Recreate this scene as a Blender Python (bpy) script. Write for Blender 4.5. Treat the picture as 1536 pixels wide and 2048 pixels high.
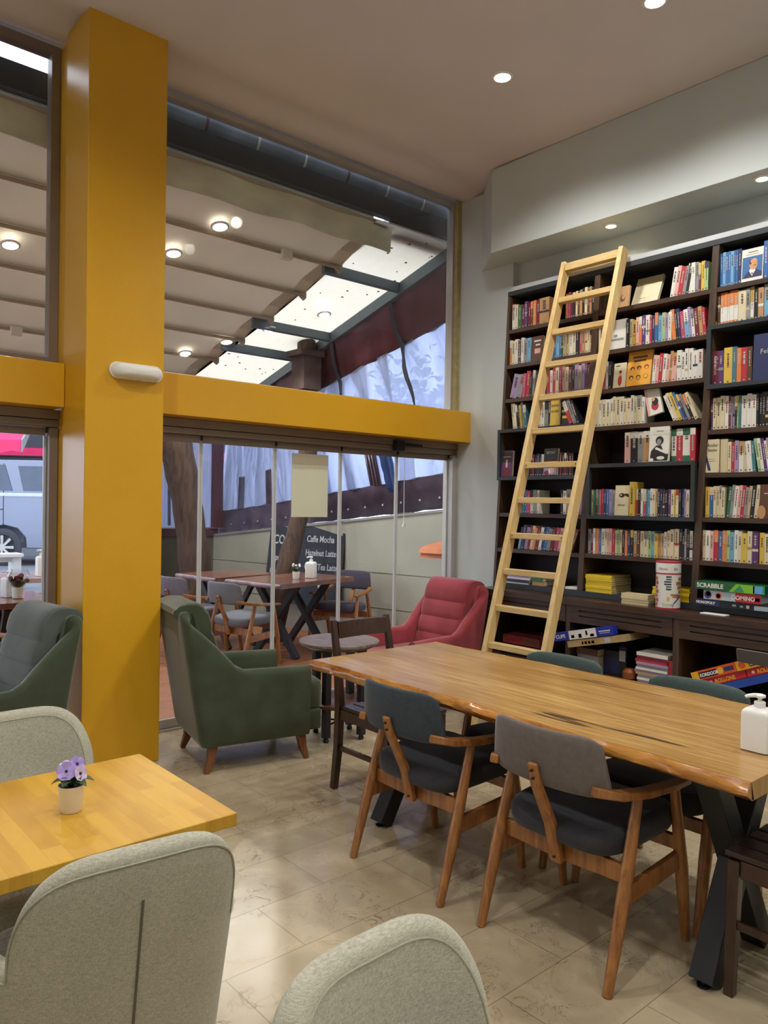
import bpy, bmesh, math, random
from mathutils import Vector, Matrix, Euler

random.seed(7)
SC = bpy.context.scene
for _o in list(bpy.data.objects):
    bpy.data.objects.remove(_o)
COL = SC.collection
PI = math.pi
EXPOSURE, SKY = 0.45, 2.6
LAMP, SOFF, PATIO = 60.0, 13.0, 42.0

# ------------------------------------------------------------------ camera
cam_d = bpy.data.cameras.new('camera')
cam = bpy.data.objects.new('camera', cam_d)
COL.objects.link(cam)
_yaw, _pit, _rol = math.radians(41.0774), math.radians(-0.52926), math.radians(0.92412)
_f = Vector((math.sin(_yaw)*math.cos(_pit), math.cos(_yaw)*math.cos(_pit), math.sin(_pit)))
_r0 = Vector((math.cos(_yaw), -math.sin(_yaw), 0))
_u0 = _r0.cross(_f)
_r = _r0*math.cos(_rol) + _u0*math.sin(_rol)
_u = -_r0*math.sin(_rol) + _u0*math.cos(_rol)
cam.matrix_world = Matrix(((_r.x, _u.x, -_f.x, 0.0), (_r.y, _u.y, -_f.y, 0.0), (_r.z, _u.z, -_f.z, 1.5), (0, 0, 0, 1)))
cam_d.sensor_width = 36.0
cam_d.sensor_fit = 'AUTO'
cam_d.lens = 1538.48/2048*36.0
cam_d.clip_start = 0.02
cam_d.clip_end = 200
SC.camera = cam

# ------------------------------------------------------------------ world / exposure
SC.view_settings.view_transform = 'Standard'
SC.view_settings.look = 'None'
SC.view_settings.gamma = 1.0
SC.view_settings.exposure = EXPOSURE
SC.view_settings.use_curve_mapping = False
SC.cycles.use_denoising = True
SC.cycles.max_bounces = 8
SC.cycles.transparent_max_bounces = 16
SC.cycles.sample_clamp_indirect = 4.0
SC.cycles.caustics_reflective = False
SC.cycles.caustics_refractive = False

world = bpy.data.worlds.new('overcast_sky')
SC.world = world
world.use_nodes = True
_nt = world.node_tree
_nt.nodes.clear()
_out = _nt.nodes.new('ShaderNodeOutputWorld')
_bg = _nt.nodes.new('ShaderNodeBackground')
_tc = _nt.nodes.new('ShaderNodeTexCoord')
_ns = _nt.nodes.new('ShaderNodeTexNoise')
_ns.inputs['Scale'].default_value = 2.2
_ns.inputs['Detail'].default_value = 4
_rp = _nt.nodes.new('ShaderNodeValToRGB')
_rp.color_ramp.elements[0].position = 0.35
_rp.color_ramp.elements[0].color = (0.62, 0.72, 1.0, 1)
_rp.color_ramp.elements[1].position = 0.7
_rp.color_ramp.elements[1].color = (0.86, 0.91, 1.0, 1)
_nt.links.new(_tc.outputs['Generated'], _ns.inputs['Vector'])
_nt.links.new(_ns.outputs['Fac'], _rp.inputs['Fac'])
_nt.links.new(_rp.outputs['Color'], _bg.inputs['Color'])
_bg.inputs['Strength'].default_value = SKY
_nt.links.new(_bg.outputs[0], _out.inputs['Surface'])

# ------------------------------------------------------------------ helpers
def lin(c):
    if isinstance(c, str):
        c = c.lstrip('#'); c = tuple(int(c[i:i+2], 16)/255 for i in (0, 2, 4))
    return tuple((x/12.92 if x <= 0.04045 else ((x+0.055)/1.055)**2.4) for x in c)

def mat(name, col, rough=0.5, metal=0.0, var=0.08, scale=6.0, bump=0.0, bscale=60.0, stretch=(1, 1, 1), coat=0.0, spec=0.5, sheen=0.0, detail=4):
    """Principled surface whose colour wanders a little with object-space noise."""
    m = bpy.data.materials.new(name); m.use_nodes = True
    nt = m.node_tree; b = nt.nodes['Principled BSDF']
    c = lin(col)
    tc = nt.nodes.new('ShaderNodeTexCoord'); mp = nt.nodes.new('ShaderNodeMapping')
    mp.inputs['Scale'].default_value = stretch
    nt.links.new(tc.outputs['Object'], mp.inputs['Vector'])
    n = nt.nodes.new('ShaderNodeTexNoise'); n.inputs['Scale'].default_value = scale; n.inputs['Detail'].default_value = detail
    nt.links.new(mp.outputs[0], n.inputs['Vector'])
    r = nt.nodes.new('ShaderNodeValToRGB')
    r.color_ramp.elements[0].position = 0.3; r.color_ramp.elements[1].position = 0.7
    r.color_ramp.elements[0].color = tuple(max(0, x*(1-var)) for x in c)+(1,)
    r.color_ramp.elements[1].color = tuple(min(1, x*(1+var)) for x in c)+(1,)
    nt.links.new(n.outputs['Fac'], r.inputs['Fac']); nt.links.new(r.outputs['Color'], b.inputs['Base Color'])
    b.inputs['Roughness'].default_value = rough; b.inputs['Metallic'].default_value = metal
    b.inputs['Coat Weight'].default_value = coat; b.inputs['Coat Roughness'].default_value = 0.12
    b.inputs['Specular IOR Level'].default_value = spec
    if sheen:
        b.inputs['Sheen Weight'].default_value = sheen; b.inputs['Sheen Roughness'].default_value = 0.4
    if bump:
        n2 = nt.nodes.new('ShaderNodeTexNoise'); n2.inputs['Scale'].default_value = bscale; n2.inputs['Detail'].default_value = 3
        nt.links.new(mp.outputs[0], n2.inputs['Vector'])
        bp = nt.nodes.new('ShaderNodeBump'); bp.inputs['Strength'].default_value = bump; bp.inputs['Distance'].default_value = 0.01
        nt.links.new(n2.outputs['Fac'], bp.inputs['Height']); nt.links.new(bp.outputs[0], b.inputs['Normal'])
    return m

def wood(name, c1, c2, stretch=(1, 1, 1), scale=9.0, rough=0.4, coat=0.0, c3=None, bump=0.03):
    """Streaky timber; stretch < 1 along the grain."""
    m = bpy.data.materials.new(name); m.use_nodes = True
    nt = m.node_tree; b = nt.nodes['Principled BSDF']
    tc = nt.nodes.new('ShaderNodeTexCoord'); mp = nt.nodes.new('ShaderNodeMapping')
    mp.inputs['Scale'].default_value = stretch
    nt.links.new(tc.outputs['Object'], mp.inputs['Vector'])
    n = nt.nodes.new('ShaderNodeTexNoise'); n.inputs['Scale'].default_value = scale; n.inputs['Detail'].default_value = 6; n.inputs['Distortion'].default_value = 0.9
    n2 = nt.nodes.new('ShaderNodeTexNoise'); n2.inputs['Scale'].default_value = scale*7; n2.inputs['Detail'].default_value = 4
    for q in (n, n2): nt.links.new(mp.outputs[0], q.inputs['Vector'])
    mx = nt.nodes.new('ShaderNodeMath'); mx.operation = 'MULTIPLY_ADD'; mx.inputs[1].default_value = 0.28
    nt.links.new(n2.outputs['Fac'], mx.inputs[0]); 
    sb = nt.nodes.new('ShaderNodeMath'); sb.operation = 'MULTIPLY'; sb.inputs[1].default_value = 0.8
    nt.links.new(n.outputs['Fac'], sb.inputs[0]); nt.links.new(sb.outputs[0], mx.inputs[2])
    r = nt.nodes.new('ShaderNodeValToRGB'); cr = r.color_ramp
    cr.elements[0].position = 0.36; cr.elements[0].color = lin(c2)+(1,)
    cr.elements[1].position = 0.66; cr.elements[1].color = lin(c1)+(1,)
    if c3:
        e = cr.elements.new(0.28); e.color = lin(c3)+(1,)
    nt.links.new(mx.outputs[0], r.inputs['Fac']); nt.links.new(r.outputs['Color'], b.inputs['Base Color'])
    b.inputs['Roughness'].default_value = rough; b.inputs['Coat Weight'].default_value = coat; b.inputs['Coat Roughness'].default_value = 0.15
    bp = nt.nodes.new('ShaderNodeBump'); bp.inputs['Strength'].default_value = bump; bp.inputs['Distance'].default_value = 0.01
    nt.links.new(mx.outputs[0], bp.inputs['Height']); nt.links.new(bp.outputs[0], b.inputs['Normal'])
    return m

def weave(name, c1, c2, scale=900.0, rough=0.9, bump=0.25, mottled=0.10):
    """Woven upholstery: crossed threads plus slow mottling."""
    m = bpy.data.materials.new(name); m.use_nodes = True
    nt = m.node_tree; b = nt.nodes['Principled BSDF']
    tc = nt.nodes.new('ShaderNodeTexCoord')
    hs = []
    for st in ((1, 1, 0.12), (0.12, 0.12, 1)):
        mp = nt.nodes.new('ShaderNodeMapping'); mp.inputs['Scale'].default_value = st
        nt.links.new(tc.outputs['Object'], mp.inputs['Vector'])
        n = nt.nodes.new('ShaderNodeTexNoise'); n.inputs['Scale'].default_value = scale; n.inputs['Detail'].default_value = 2
        nt.links.new(mp.outputs[0], n.inputs['Vector']); hs.append(n)
    ad = nt.nodes.new('ShaderNodeMath'); ad.operation = 'ADD'
    nt.links.new(hs[0].outputs['Fac'], ad.inputs[0]); nt.links.new(hs[1].outputs['Fac'], ad.inputs[1])
    hf = nt.nodes.new('ShaderNodeMath'); hf.operation = 'MULTIPLY'; hf.inputs[1].default_value = 0.5
    nt.links.new(ad.outputs[0], hf.inputs[0])
    n3 = nt.nodes.new('ShaderNodeTexNoise'); n3.inputs['Scale'].default_value = 7; nt.links.new(tc.outputs['Object'], n3.inputs['Vector'])
    mix = nt.nodes.new('ShaderNodeMath'); mix.operation = 'MULTIPLY_ADD'; mix.inputs[1].default_value = mottled*2
    nt.links.new(n3.outputs['Fac'], mix.inputs[0])
    off = nt.nodes.new('ShaderNodeMath'); off.operation = 'SUBTRACT'; off.inputs[1].default_value = mottled
    nt.links.new(hf.outputs[0], off.inputs[0]); nt.links.new(off.outputs[0], mix.inputs[2])
    r = nt.nodes.new('ShaderNodeValToRGB')
    r.color_ramp.elements[0].position = 0.38; r.color_ramp.elements[0].color = lin(c2)+(1,)
    r.color_ramp.elements[1].position = 0.62; r.color_ramp.elements[1].color = lin(c1)+(1,)
    nt.links.new(mix.outputs[0], r.inputs['Fac']); nt.links.new(r.outputs['Color'], b.inputs['Base Color'])
    b.inputs['Roughness'].default_value = rough; b.inputs['Specular IOR Level'].default_value = 0.2
    b.inputs['Sheen Weight'].default_value = 0.15
    bp = nt.nodes.new('ShaderNodeBump'); bp.inputs['Strength'].default_value = bump; bp.inputs['Distance'].default_value = 0.002
    nt.links.new(hf.outputs[0], bp.inputs['Height']); nt.links.new(bp.outputs[0], b.inputs['Normal'])
    return m

def glassy(name, tint=(0.96, 0.98, 0.97), refl=1.0, haze=0.0, haze_col=(0.8, 0.85, 0.95), noise=0.0, stretch=(1, 1, 1), nscale=4.0, rough=0.02, trans=0.0):
    """Thin clear sheet: transmits, reflects by Fresnel, optionally with a diffuse/translucent milky share."""
    m = bpy.data.materials.new(name); m.use_nodes = True
    nt = m.node_tree; nt.nodes.clear()
    out = nt.nodes.new('ShaderNodeOutputMaterial')
    tr = nt.nodes.new('ShaderNodeBsdfTransparent'); tr.inputs[0].default_value = tuple(tint)+(1,)
    gl = nt.nodes.new('ShaderNodeBsdfGlossy'); gl.inputs['Roughness'].default_value = rough
    fr = nt.nodes.new('ShaderNodeFresnel'); fr.inputs['IOR'].default_value = 1.35
    ml = nt.nodes.new('ShaderNodeMath'); ml.operation = 'MULTIPLY'; ml.inputs[1].default_value = refl
    nt.links.new(fr.outputs[0], ml.inputs[0])
    base = tr.outputs[0]
    tc = nt.nodes.new('ShaderNodeTexCoord'); mp = nt.nodes.new('ShaderNodeMapping'); mp.inputs['Scale'].default_value = stretch
    nt.links.new(tc.outputs['Object'], mp.inputs['Vector'])
    n = nt.nodes.new('ShaderNodeTexNoise'); n.inputs['Scale'].default_value = nscale; n.inputs['Detail'].default_value = 5; n.inputs['Distortion'].default_value = 0.8
    nt.links.new(mp.outputs[0], n.inputs['Vector'])
    if haze > 0:
        df = nt.nodes.new('ShaderNodeBsdfDiffuse'); df.inputs[0].default_value = tuple(haze_col)+(1,)
        tl = nt.nodes.new('ShaderNodeBsdfTranslucent'); tl.inputs[0].default_value = tuple(haze_col)+(1,)
        mm = nt.nodes.new('ShaderNodeMixShader'); mm.inputs[0].default_value = trans
        nt.links.new(df.outputs[0], mm.inputs[1]); nt.links.new(tl.outputs[0], mm.inputs[2])
        mr = nt.nodes.new('ShaderNodeMapRange')
        mr.inputs['From Min'].default_value = 0.3; mr.inputs['From Max'].default_value = 0.7
        mr.inputs['To Min'].default_value = max(0, haze-noise); mr.inputs['To Max'].default_value = min(1, haze+noise)
        nt.links.new(n.outputs['Fac'], mr.inputs['Value'])
        m2 = nt.nodes.new('ShaderNodeMixShader')
        nt.links.new(mr.outputs[0], m2.inputs[0]); nt.links.new(base, m2.inputs[1]); nt.links.new(mm.outputs[0], m2.inputs[2])
        base = m2.outputs[0]
        bp = nt.nodes.new('ShaderNodeBump'); bp.inputs['Strength'].default_value = 0.5; bp.inputs['Distance'].default_value = 0.03
        nt.links.new(n.outputs['Fac'], bp.inputs['Height']); nt.links.new(bp.outputs[0], gl.inputs['Normal'])
    m3 = nt.nodes.new('ShaderNodeMixShader')
    nt.links.new(ml.outputs[0], m3.inputs[0]); nt.links.new(base, m3.inputs[1]); nt.links.new(gl.outputs[0], m3.inputs[2])
    nt.links.new(m3.outputs[0], out.inputs['Surface'])
    return m

def fabric_trans(name, col, share=0.3, var=0.06, scale=3, stretch=(1, 1, 1)):
    """Cloth that lets part of the daylight through."""
    m = mat(name, col, rough=0.95, var=var, scale=scale, stretch=stretch, spec=0.1)
    nt = m.node_tree; b = nt.nodes['Principled BSDF']; out = nt.nodes['Material Output']
    tl = nt.nodes.new('ShaderNodeBsdfTranslucent'); mx = nt.nodes.new('ShaderNodeMixShader'); mx.inputs[0].default_value = share
    nt.links.new(b.inputs['Base Color'].links[0].from_socket, tl.inputs['Color'])
    nt.links.new(b.outputs[0], mx.inputs[1]); nt.links.new(tl.outputs[0], mx.inputs[2]); nt.links.new(mx.outputs[0], out.inputs['Surface'])
    return m

def emit(name, col, strength):
    m = bpy.data.materials.new(name); m.use_nodes = True
    nt = m.node_tree; nt.nodes.clear()
    out = nt.nodes.new('ShaderNodeOutputMaterial'); e = nt.nodes.new('ShaderNodeEmission')
    e.inputs['Color'].default_value = tuple(col)+(1,); e.inputs['Strength'].default_value = strength
    nt.links.new(e.outputs[0], out.inputs['Surface'])
    return m

class MB:
    """Collects shapes for ONE mesh object."""
    def __init__(self):
        self.bm = bmesh.new(); self.mi = 0
    def face(self, vs):
        try:
            f = self.bm.faces.new(vs); f.material_index = self.mi; return f
        except ValueError:
            return None
    def hexa(self, p):
        v = [self.bm.verts.new(q) for q in p]
        for i in ((3, 2, 1, 0), (4, 5, 6, 7), (0, 1, 5, 4), (1, 2, 6, 5), (2, 3, 7, 6), (3, 0, 4, 7)):
            self.face([v[k] for k in i])
        return self
    def box(self, x0, x1, y0, y1, z0, z1, M=None):
        p = [Vector(q) for q in ((x0, y0, z0), (x1, y0, z0), (x1, y1, z0), (x0, y1, z0), (x0, y0, z1), (x1, y0, z1), (x1, y1, z1), (x0, y1, z1))]
        if M is not None: p = [M @ q for q in p]
        return self.hexa(p)
    def cbox(self, c, s, M=None):
        return self.box(c[0]-s[0]/2, c[0]+s[0]/2, c[1]-s[1]/2, c[1]+s[1]/2, c[2]-s[2]/2, c[2]+s[2]/2, M)
    def quad(self, *p):
        self.face([self.bm.verts.new(q) for q in p]); return self
    def loft(self, rings, closed=True, cap=True):
        R = [[self.bm.verts.new(q) for q in r] for r in rings]
        n = len(R[0])
        for a, b in zip(R, R[1:]):
            for i in range(n if closed else n-1):
                j = (i+1) % n
                self.face([a[i], a[j], b[j], b[i]])
        if cap and closed:
            self.face(list(reversed(R[0]))); self.face(R[-1])
        return self
    def prism(self, pts, z0, z1, M=None):
        a = [Vector((x, y, z0)) for x, y in pts]; b = [Vector((x, y, z1)) for x, y in pts]
        if M is not None: a = [M @ q for q in a]; b = [M @ q for q in b]
        return self.loft([a, b])
    def cyl(self, p0, p1, r0, r1=None, n=16, cap=True):
        r1 = r0 if r1 is None else r1
        p0, p1 = Vector(p0), Vector(p1); d = (p1-p0).normalized()
        u = d.orthogonal().normalized(); w = d.cross(u)
        ring = lambda p, r: [p+(u*math.cos(2*PI*i/n)+w*math.sin(2*PI*i/n))*r for i in range(n)]
        return self.loft([ring(p0, r0), ring(p1, r1)], cap=cap)
    def tube(self, pts, rad, n=10, flat=1.0):
        pts = [Vector(p) for p in pts]
        rad = rad if isinstance(rad, (list, tuple)) else [rad]*len(pts)
        rings = []; u = None
        for i, p in enumerate(pts):
            d = (pts[min(i+1, len(pts)-1)]-pts[max(i-1, 0)]).normalized()
            u = d.orthogonal().normalized() if u is None else (u-d*u.dot(d)).normalized()
            w = d.cross(u)
            rings.append([p+(u*math.cos(2*PI*k/n)+w*math.sin(2*PI*k/n)*flat)*rad[i] for k in range(n)])
        return self.loft(rings)
    def sweep(self, pts, w, h, side):
        """Rectangular bar along pts; side = direction of the width w."""
        pts = [Vector(p) for p in pts]; side = Vector(side); rings = []
        W = w if isinstance(w, (list, tuple)) else [w]*len(pts)
        H = h if isinstance(h, (list, tuple)) else [h]*len(pts)
        for i, p in enumerate(pts):
            d = (pts[min(i+1, len(pts)-1)]-pts[max(i-1, 0)]).normalized()
            s = (side-d*side.dot(d)).normalized(); t = d.cross(s)
            a, b = s*W[i]/2, t*H[i]/2
            rings.append([p-a-b, p+a-b, p+a+b, p-a+b])
        return self.loft(rings)
    def lathe(self, prof, c=(0, 0, 0), n=24, cap=True):
        rings = [[Vector((c[0]+r*math.cos(2*PI*i/n), c[1]+r*math.sin(2*PI*i/n), c[2]+z)) for i in range(n)] for r, z in prof]
        return self.loft(rings, cap=cap)
    def ball(self, c, r, s=(1, 1, 1), n=16, M=None):
        rings = []
        for k in range(1, 9):
            a = PI*k/9
            ring = [Vector((r*s[0]*math.sin(a)*math.cos(2*PI*i/n), r*s[1]*math.sin(a)*math.sin(2*PI*i/n), -r*s[2]*math.cos(a))) for i in range(n)]
            if M is not None: ring = [M @ q for q in ring]
            rings.append([Vector(c)+q for q in ring])
        return self.loft(rings)
    def mesh(self, name, mats, angle=35, smooth=True):
        bmesh.ops.recalc_face_normals(self.bm, faces=self.bm.faces)
        me = bpy.data.meshes.new(name); self.bm.to_mesh(me); self.bm.free()
        for m in (mats if isinstance(mats, (list, tuple)) else [mats]): me.materials.append(m)
        if smooth:
            for p in me.polygons: p.use_smooth = True
            me.set_sharp_from_angle(angle=math.radians(angle))
        return me
    def build(self, name, mats, parent=None, bevel=0.0, seg=2, sub=0, loc=None, rot=None, angle=35, label=None):
        me = self.mesh(name, mats, angle)
        o = bpy.data.objects.new(name, me); COL.objects.link(o)
        if parent is not None: o.parent = parent
        if loc is not None: o.location = loc
        if rot is not None: o.rotation_euler = rot
        if bevel:
            b = o.modifiers.new('bevel', 'BEVEL'); b.width = bevel; b.segments = seg; b.limit_method = 'ANGLE'; b.angle_limit = math.radians(40); b.harden_normals = True
        if sub:
            s = o.modifiers.new('sub', 'SUBSURF'); s.levels = sub; s.render_levels = sub
        if label: o['label'] = label
        return o

def thing(name, label, cat, loc=(0, 0, 0), rz=0.0, group=None):
    o = bpy.data.objects.new(name, None); COL.objects.link(o)
    o.empty_display_size = 0.1
    o.location = loc; o.rotation_euler = (0, 0, rz)
    o['label'] = label; o['category'] = cat
    if group: o['group'] = group
    return o

def tag(o, label, cat, group=None, kind=None):
    o['label'] = label; o['category'] = cat
    if group: o['group'] = group
    if kind: o['kind'] = kind
    return o

def struct(o, label=None):
    o['kind'] = 'structure'
    if label: o['label'] = label; 
    return o

def dup(root, label, loc=None, rz=None, group=None):
    """A copy of a thing with copies of its parts and sub-parts (mesh data shared)."""
    def rec(o, parent):
        c = o.copy(); COL.objects.link(c)
        if parent is not None: c.parent = parent
        for ch in list(o.children): rec(ch, c)
        return c
    r = rec(root, None)
    r['label'] = label
    if loc is not None: r.location = loc
    if rz is not None: r.rotation_euler = (r.rotation_euler[0], r.rotation_euler[1], rz)
    if group: r['group'] = group
    return r

def recolour(root, table):
    """Give the copied parts of a thing other materials: {part name: material}."""
    for o in list(root.children_recursive):
        k = o.name.split('.')[0]
        if k in table:
            o.data = o.data.copy(); o.data.materials.clear(); o.data.materials.append(table[k])

def lettering(body, size, m, parent, loc, rot, name='lettering', align='LEFT', thick=0.0006, shear=0.0, squeeze=1.0, bold=0.0, label=None):
    cu = bpy.data.curves.new('t', 'FONT'); cu.body = body; cu.size = size; cu.extrude = thick; cu.align_x = align; cu.shear = shear
    cu.offset = bold; cu.resolution_u = 3
    t = bpy.data.objects.new('t', cu); COL.objects.link(t)
    dg = bpy.context.evaluated_depsgraph_get()
    me = bpy.data.meshes.new_from_object(t.evaluated_get(dg))
    bpy.data.objects.remove(t); bpy.data.curves.remove(cu)
    me.name = name
    if squeeze != 1.0: me.transform(Matrix.Diagonal((squeeze, 1, 1, 1)))
    me.materials.clear(); me.materials.append(m)
    o = bpy.data.objects.new(name, me); COL.objects.link(o); o.parent = parent
    o.location = loc; o.rotation_euler = rot
    if label: o['label'] = label
    return o
FACE_MX = (PI/2, 0, -PI/2)      # lettering that faces -x, reading towards -y
FACE_MY = (PI/2, 0, 0)          # lettering that faces -y

# ------------------------------------------------------------------ materials
M_yellow = mat('mustard_wall_paint', '#D9A321', rough=0.34, var=0.03, scale=3, bump=0.05, bscale=120)
M_wall = mat('pale_sage_paint', '#C6CDCB', rough=0.75, var=0.03, scale=2, bump=0.04, bscale=90)
M_ceil = mat('plaster_ceiling', '#D6D1D6', rough=0.8, var=0.03, scale=1.6, bump=0.05, bscale=30)
M_alu = mat('taupe_aluminium', '#8A7C70', rough=0.4, metal=0.25, var=0.06)
M_alu_l = mat('pale_aluminium', '#B9B4AE', rough=0.4, metal=0.3, var=0.05)
M_seal = mat('pane_edge_seal', '#C9CCCB', rough=0.35, var=0.05)
M_black = mat('black_plastic', '#141416', rough=0.4, var=0.1)
M_cream_trim = mat('old_cream_filler', '#A99C6E', rough=0.7, var=0.15, scale=20)
M_glass = glassy('clear_pane', tint=(0.95, 0.97, 0.97), refl=0.35)
M_lens = emit('lamp_lens', (1.0, 0.95, 0.86), 9.0)
M_white = mat('white_enamel', '#E9E8E3', rough=0.4, var=0.02)

def floor_mat():
    m = bpy.data.materials.new('polished_travertine'); m.use_nodes = True
    nt = m.node_tree; b = nt.nodes['Principled BSDF']; L = nt.links.new
    tc = nt.nodes.new('ShaderNodeTexCoord'); mp = nt.nodes.new('ShaderNodeMapping')
    mp.inputs['Location'].default_value = (0.305, 0.015, 0)
    L(tc.outputs['Object'], mp.inputs['Vector'])
    br = nt.nodes.new('ShaderNodeTexBrick'); br.offset = 0.5
    br.inputs['Scale'].default_value = 1.0; br.inputs['Brick Width'].default_value = 0.61; br.inputs['Row Height'].default_value = 0.305
    br.inputs['Mortar Size'].default_value = 0.0016; br.inputs['Mortar Smooth'].default_value = 0.2; br.inputs['Bias'].default_value = -0.1
    br.inputs['Color1'].default_value = lin('#C4B496')+(1,); br.inputs['Color2'].default_value = lin('#B6A689')+(1,); br.inputs['Mortar'].default_value = lin('#8D7C60')+(1,)
    L(mp.outputs[0], br.inputs['Vector'])
    cl = nt.nodes.new('ShaderNodeTexNoise'); cl.inputs['Scale'].default_value = 4.5; cl.inputs['Detail'].default_value = 6; cl.inputs['Distortion'].default_value = 1.0
    L(tc.outputs['Object'], cl.inputs['Vector'])
    rp = nt.nodes.new('ShaderNodeValToRGB'); rp.color_ramp.elements[0].position = 0.35; rp.color_ramp.elements[0].color = (0.78, 0.76, 0.73, 1); rp.color_ramp.elements[1].position = 0.68; rp.color_ramp.elements[1].color = (1.05, 1.04, 1.02, 1)
    L(cl.outputs['Fac'], rp.inputs['Fac'])
    m1 = nt.nodes.new('ShaderNodeMixRGB'); m1.blend_type = 'MULTIPLY'; m1.inputs[0].default_value = 0.8
    L(br.outputs['Color'], m1.inputs[1]); L(rp.outputs['Color'], m1.inputs[2])
    # hairline cracks and pits, only in patches
    vo = nt.nodes.new('ShaderNodeTexNoise'); vo.inputs['Scale'].default_value = 7; vo.inputs['Detail'].default_value = 9; vo.inputs['Roughness'].default_value = 0.62; vo.inputs['Distortion'].default_value = 1.3
    L(tc.outputs['Object'], vo.inputs['Vector'])
    ab = nt.nodes.new('ShaderNodeMath'); ab.operation = 'SUBTRACT'; ab.inputs[1].default_value = 0.5; L(vo.outputs['Fac'], ab.inputs[0])
    a2 = nt.nodes.new('ShaderNodeMath'); a2.operation = 'ABSOLUTE'; L(ab.outputs[0], a2.inputs[0])
    cr = nt.nodes.new('ShaderNodeMapRange'); cr.inputs['From Min'].default_value = 0.0; cr.inputs['From Max'].default_value = 0.010; cr.inputs['To Min'].default_value = 1; cr.inputs['To Max'].default_value = 0
    L(a2.outputs[0], cr.inputs['Value'])
    pa = nt.nodes.new('ShaderNodeTexNoise'); pa.inputs['Scale'].default_value = 3.1; pa.inputs['Detail'].default_value = 4; L(tc.outputs['Object'], pa.inputs['Vector'])
    pr = nt.nodes.new('ShaderNodeMapRange'); pr.inputs['From Min'].default_value = 0.44; pr.inputs['From Max'].default_value = 0.6; L(pa.outputs['Fac'], pr.inputs['Value'])
    mu = nt.nodes.new('ShaderNodeMath'); mu.operation = 'MULTIPLY'; L(cr.outputs[0], mu.inputs[0]); L(pr.outputs[0], mu.inputs[1])
    mu2 = nt.nodes.new('ShaderNodeMath'); mu2.operation = 'MULTIPLY'; mu2.inputs[1].default_value = 0.85; L(mu.outputs[0], mu2.inputs[0])
    m2 = nt.nodes.new('ShaderNodeMixRGB'); m2.inputs[2].default_value = lin('#4A3C2A')+(1,)
    L(mu2.outputs[0], m2.inputs[0]); L(m1.outputs[0], m2.inputs[1]); L(m2.outputs[0], b.inputs['Base Color'])
    rr = nt.nodes.new('ShaderNodeMapRange'); rr.inputs['To Min'].default_value = 0.15; rr.inputs['To Max'].default_value = 0.34; L(cl.outputs['Fac'], rr.inputs['Value']); L(rr.outputs[0], b.inputs['Roughness'])
    b.inputs['Specular IOR Level'].default_value = 0.5
    bp = nt.nodes.new('ShaderNodeBump'); bp.inputs['Strength'].default_value = 0.15; bp.inputs['Distance'].default_value = 0.002; bp.invert = True
    ma = nt.nodes.new('ShaderNodeMath'); ma.operation = 'MAXIMUM'; L(br.outputs['Fac'], ma.inputs[0]); L(mu.outputs[0], ma.inputs[1]); L(ma.outputs[0], bp.inputs['Height']); L(bp.outputs[0], b.inputs['Normal'])
    return m

# ------------------------------------------------------------------ room shell
XW, YW, H = 4.907, 4.73, 4.15
XL, YB = -3.2, -3.6
struct(MB().box(XL-.1, 5.2, YB-.1, 4.76, -0.12, 0).build('floor', floor_mat()))

# ceiling with soft ridges close to the window
mb = MB(); ys = [YB-.1, -1, 1, 2.5, 3.3] + [3.4+0.06*i for i in range(24)]
def ceil_z(y):
    if y < 3.4: return H
    t = (y-3.4)/1.38
    return H + 0.022*math.sin(t*t*15.0)*t + 0.01*t
mb.loft([[Vector((XL-.1, y, ceil_z(y))), Vector((5.2, y, ceil_z(y))), Vector((5.2, y, H+.25)), Vector((XL-.1, y, H+.25))] for y in ys])
struct(mb.build('ceiling', M_ceil, angle=60))

mb = MB(); mb.prism([(XW, 4.78), (XW, 4.072), (4.975, 4.072), (4.975, YB), (5.2, YB), (5.2, 4.78)], 0, H)
struct(mb.build('wall_right', M_wall))
mb = MB(); mb.prism([(XW-.001, 4.416), (4.6, 4.045), (4.6, YB+.001), (4.974, YB+.001), (4.974, 4.07), (XW-.001, 4.07)], 3.49, H-.001)
struct(mb.build('trim_1', M_wall, bevel=0.006))
struct(MB().box(XL-.1, XL, YB, 4.76, 0, H).build('wall_left', M_wall))
struct(MB().box(XL-.1, 5.2, YB-.1, YB, 0, H).build('wall_back', M_wall))

# mustard column and lintel beams
mb = MB(); mb.prism([(1.505, 4.19), (1.953, 4.19), (1.953, 4.79), (1.525, 4.79), (1.525, 4.56), (1.505, 4.54)], 0, H+.01)
struct(mb.build('column', M_yellow, bevel=0.005), 'tall mustard yellow column between the two windows')
struct(MB().box(1.9535, XW-.001, 4.51, 4.735, 2.045, 2.305).build('trim_2', M_yellow, bevel=0.004))
struct(MB().box(XL, 1.503, 4.51, 4.735, 2.025, 2.275).build('trim_3', M_yellow, bevel=0.004))

# upper windows
def frame(x0, x1, z0, z1, y0, y1, w, wr=None):
    wr = wr or w
    m = MB()
    m.box(x0, x0+w, y0, y1, z0, z1); m.box(x1-wr, x1, y0, y1, z0, z1)
    m.box(x0+w, x1-wr, y0, y1, z0, z0+w); m.box(x0+w, x1-wr, y0, y1, z1-w, z1)
    return m
w = struct(frame(1.955, 4.905, 2.306, H, 4.70, 4.775, .035, .06).build('window_1', M_alu_l))
MB().box(1.99, 4.845, 4.728, 4.736, 2.34, H-.035).build('window_pane', M_glass, w)
MB().box(4.862, 4.906, 4.66, 4.70, 2.306, H).build('jamb_strip', M_cream_trim, w, label='yellowed wooden strip')
w = struct(frame(XL, 1.523, 2.28, H, 4.70, 4.775, .05).build('window_2', M_alu))
MB().box(XL+.05, 1.473, 4.728, 4.736, 2.33, H-.05).build('window_pane', M_glass, w)

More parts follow.
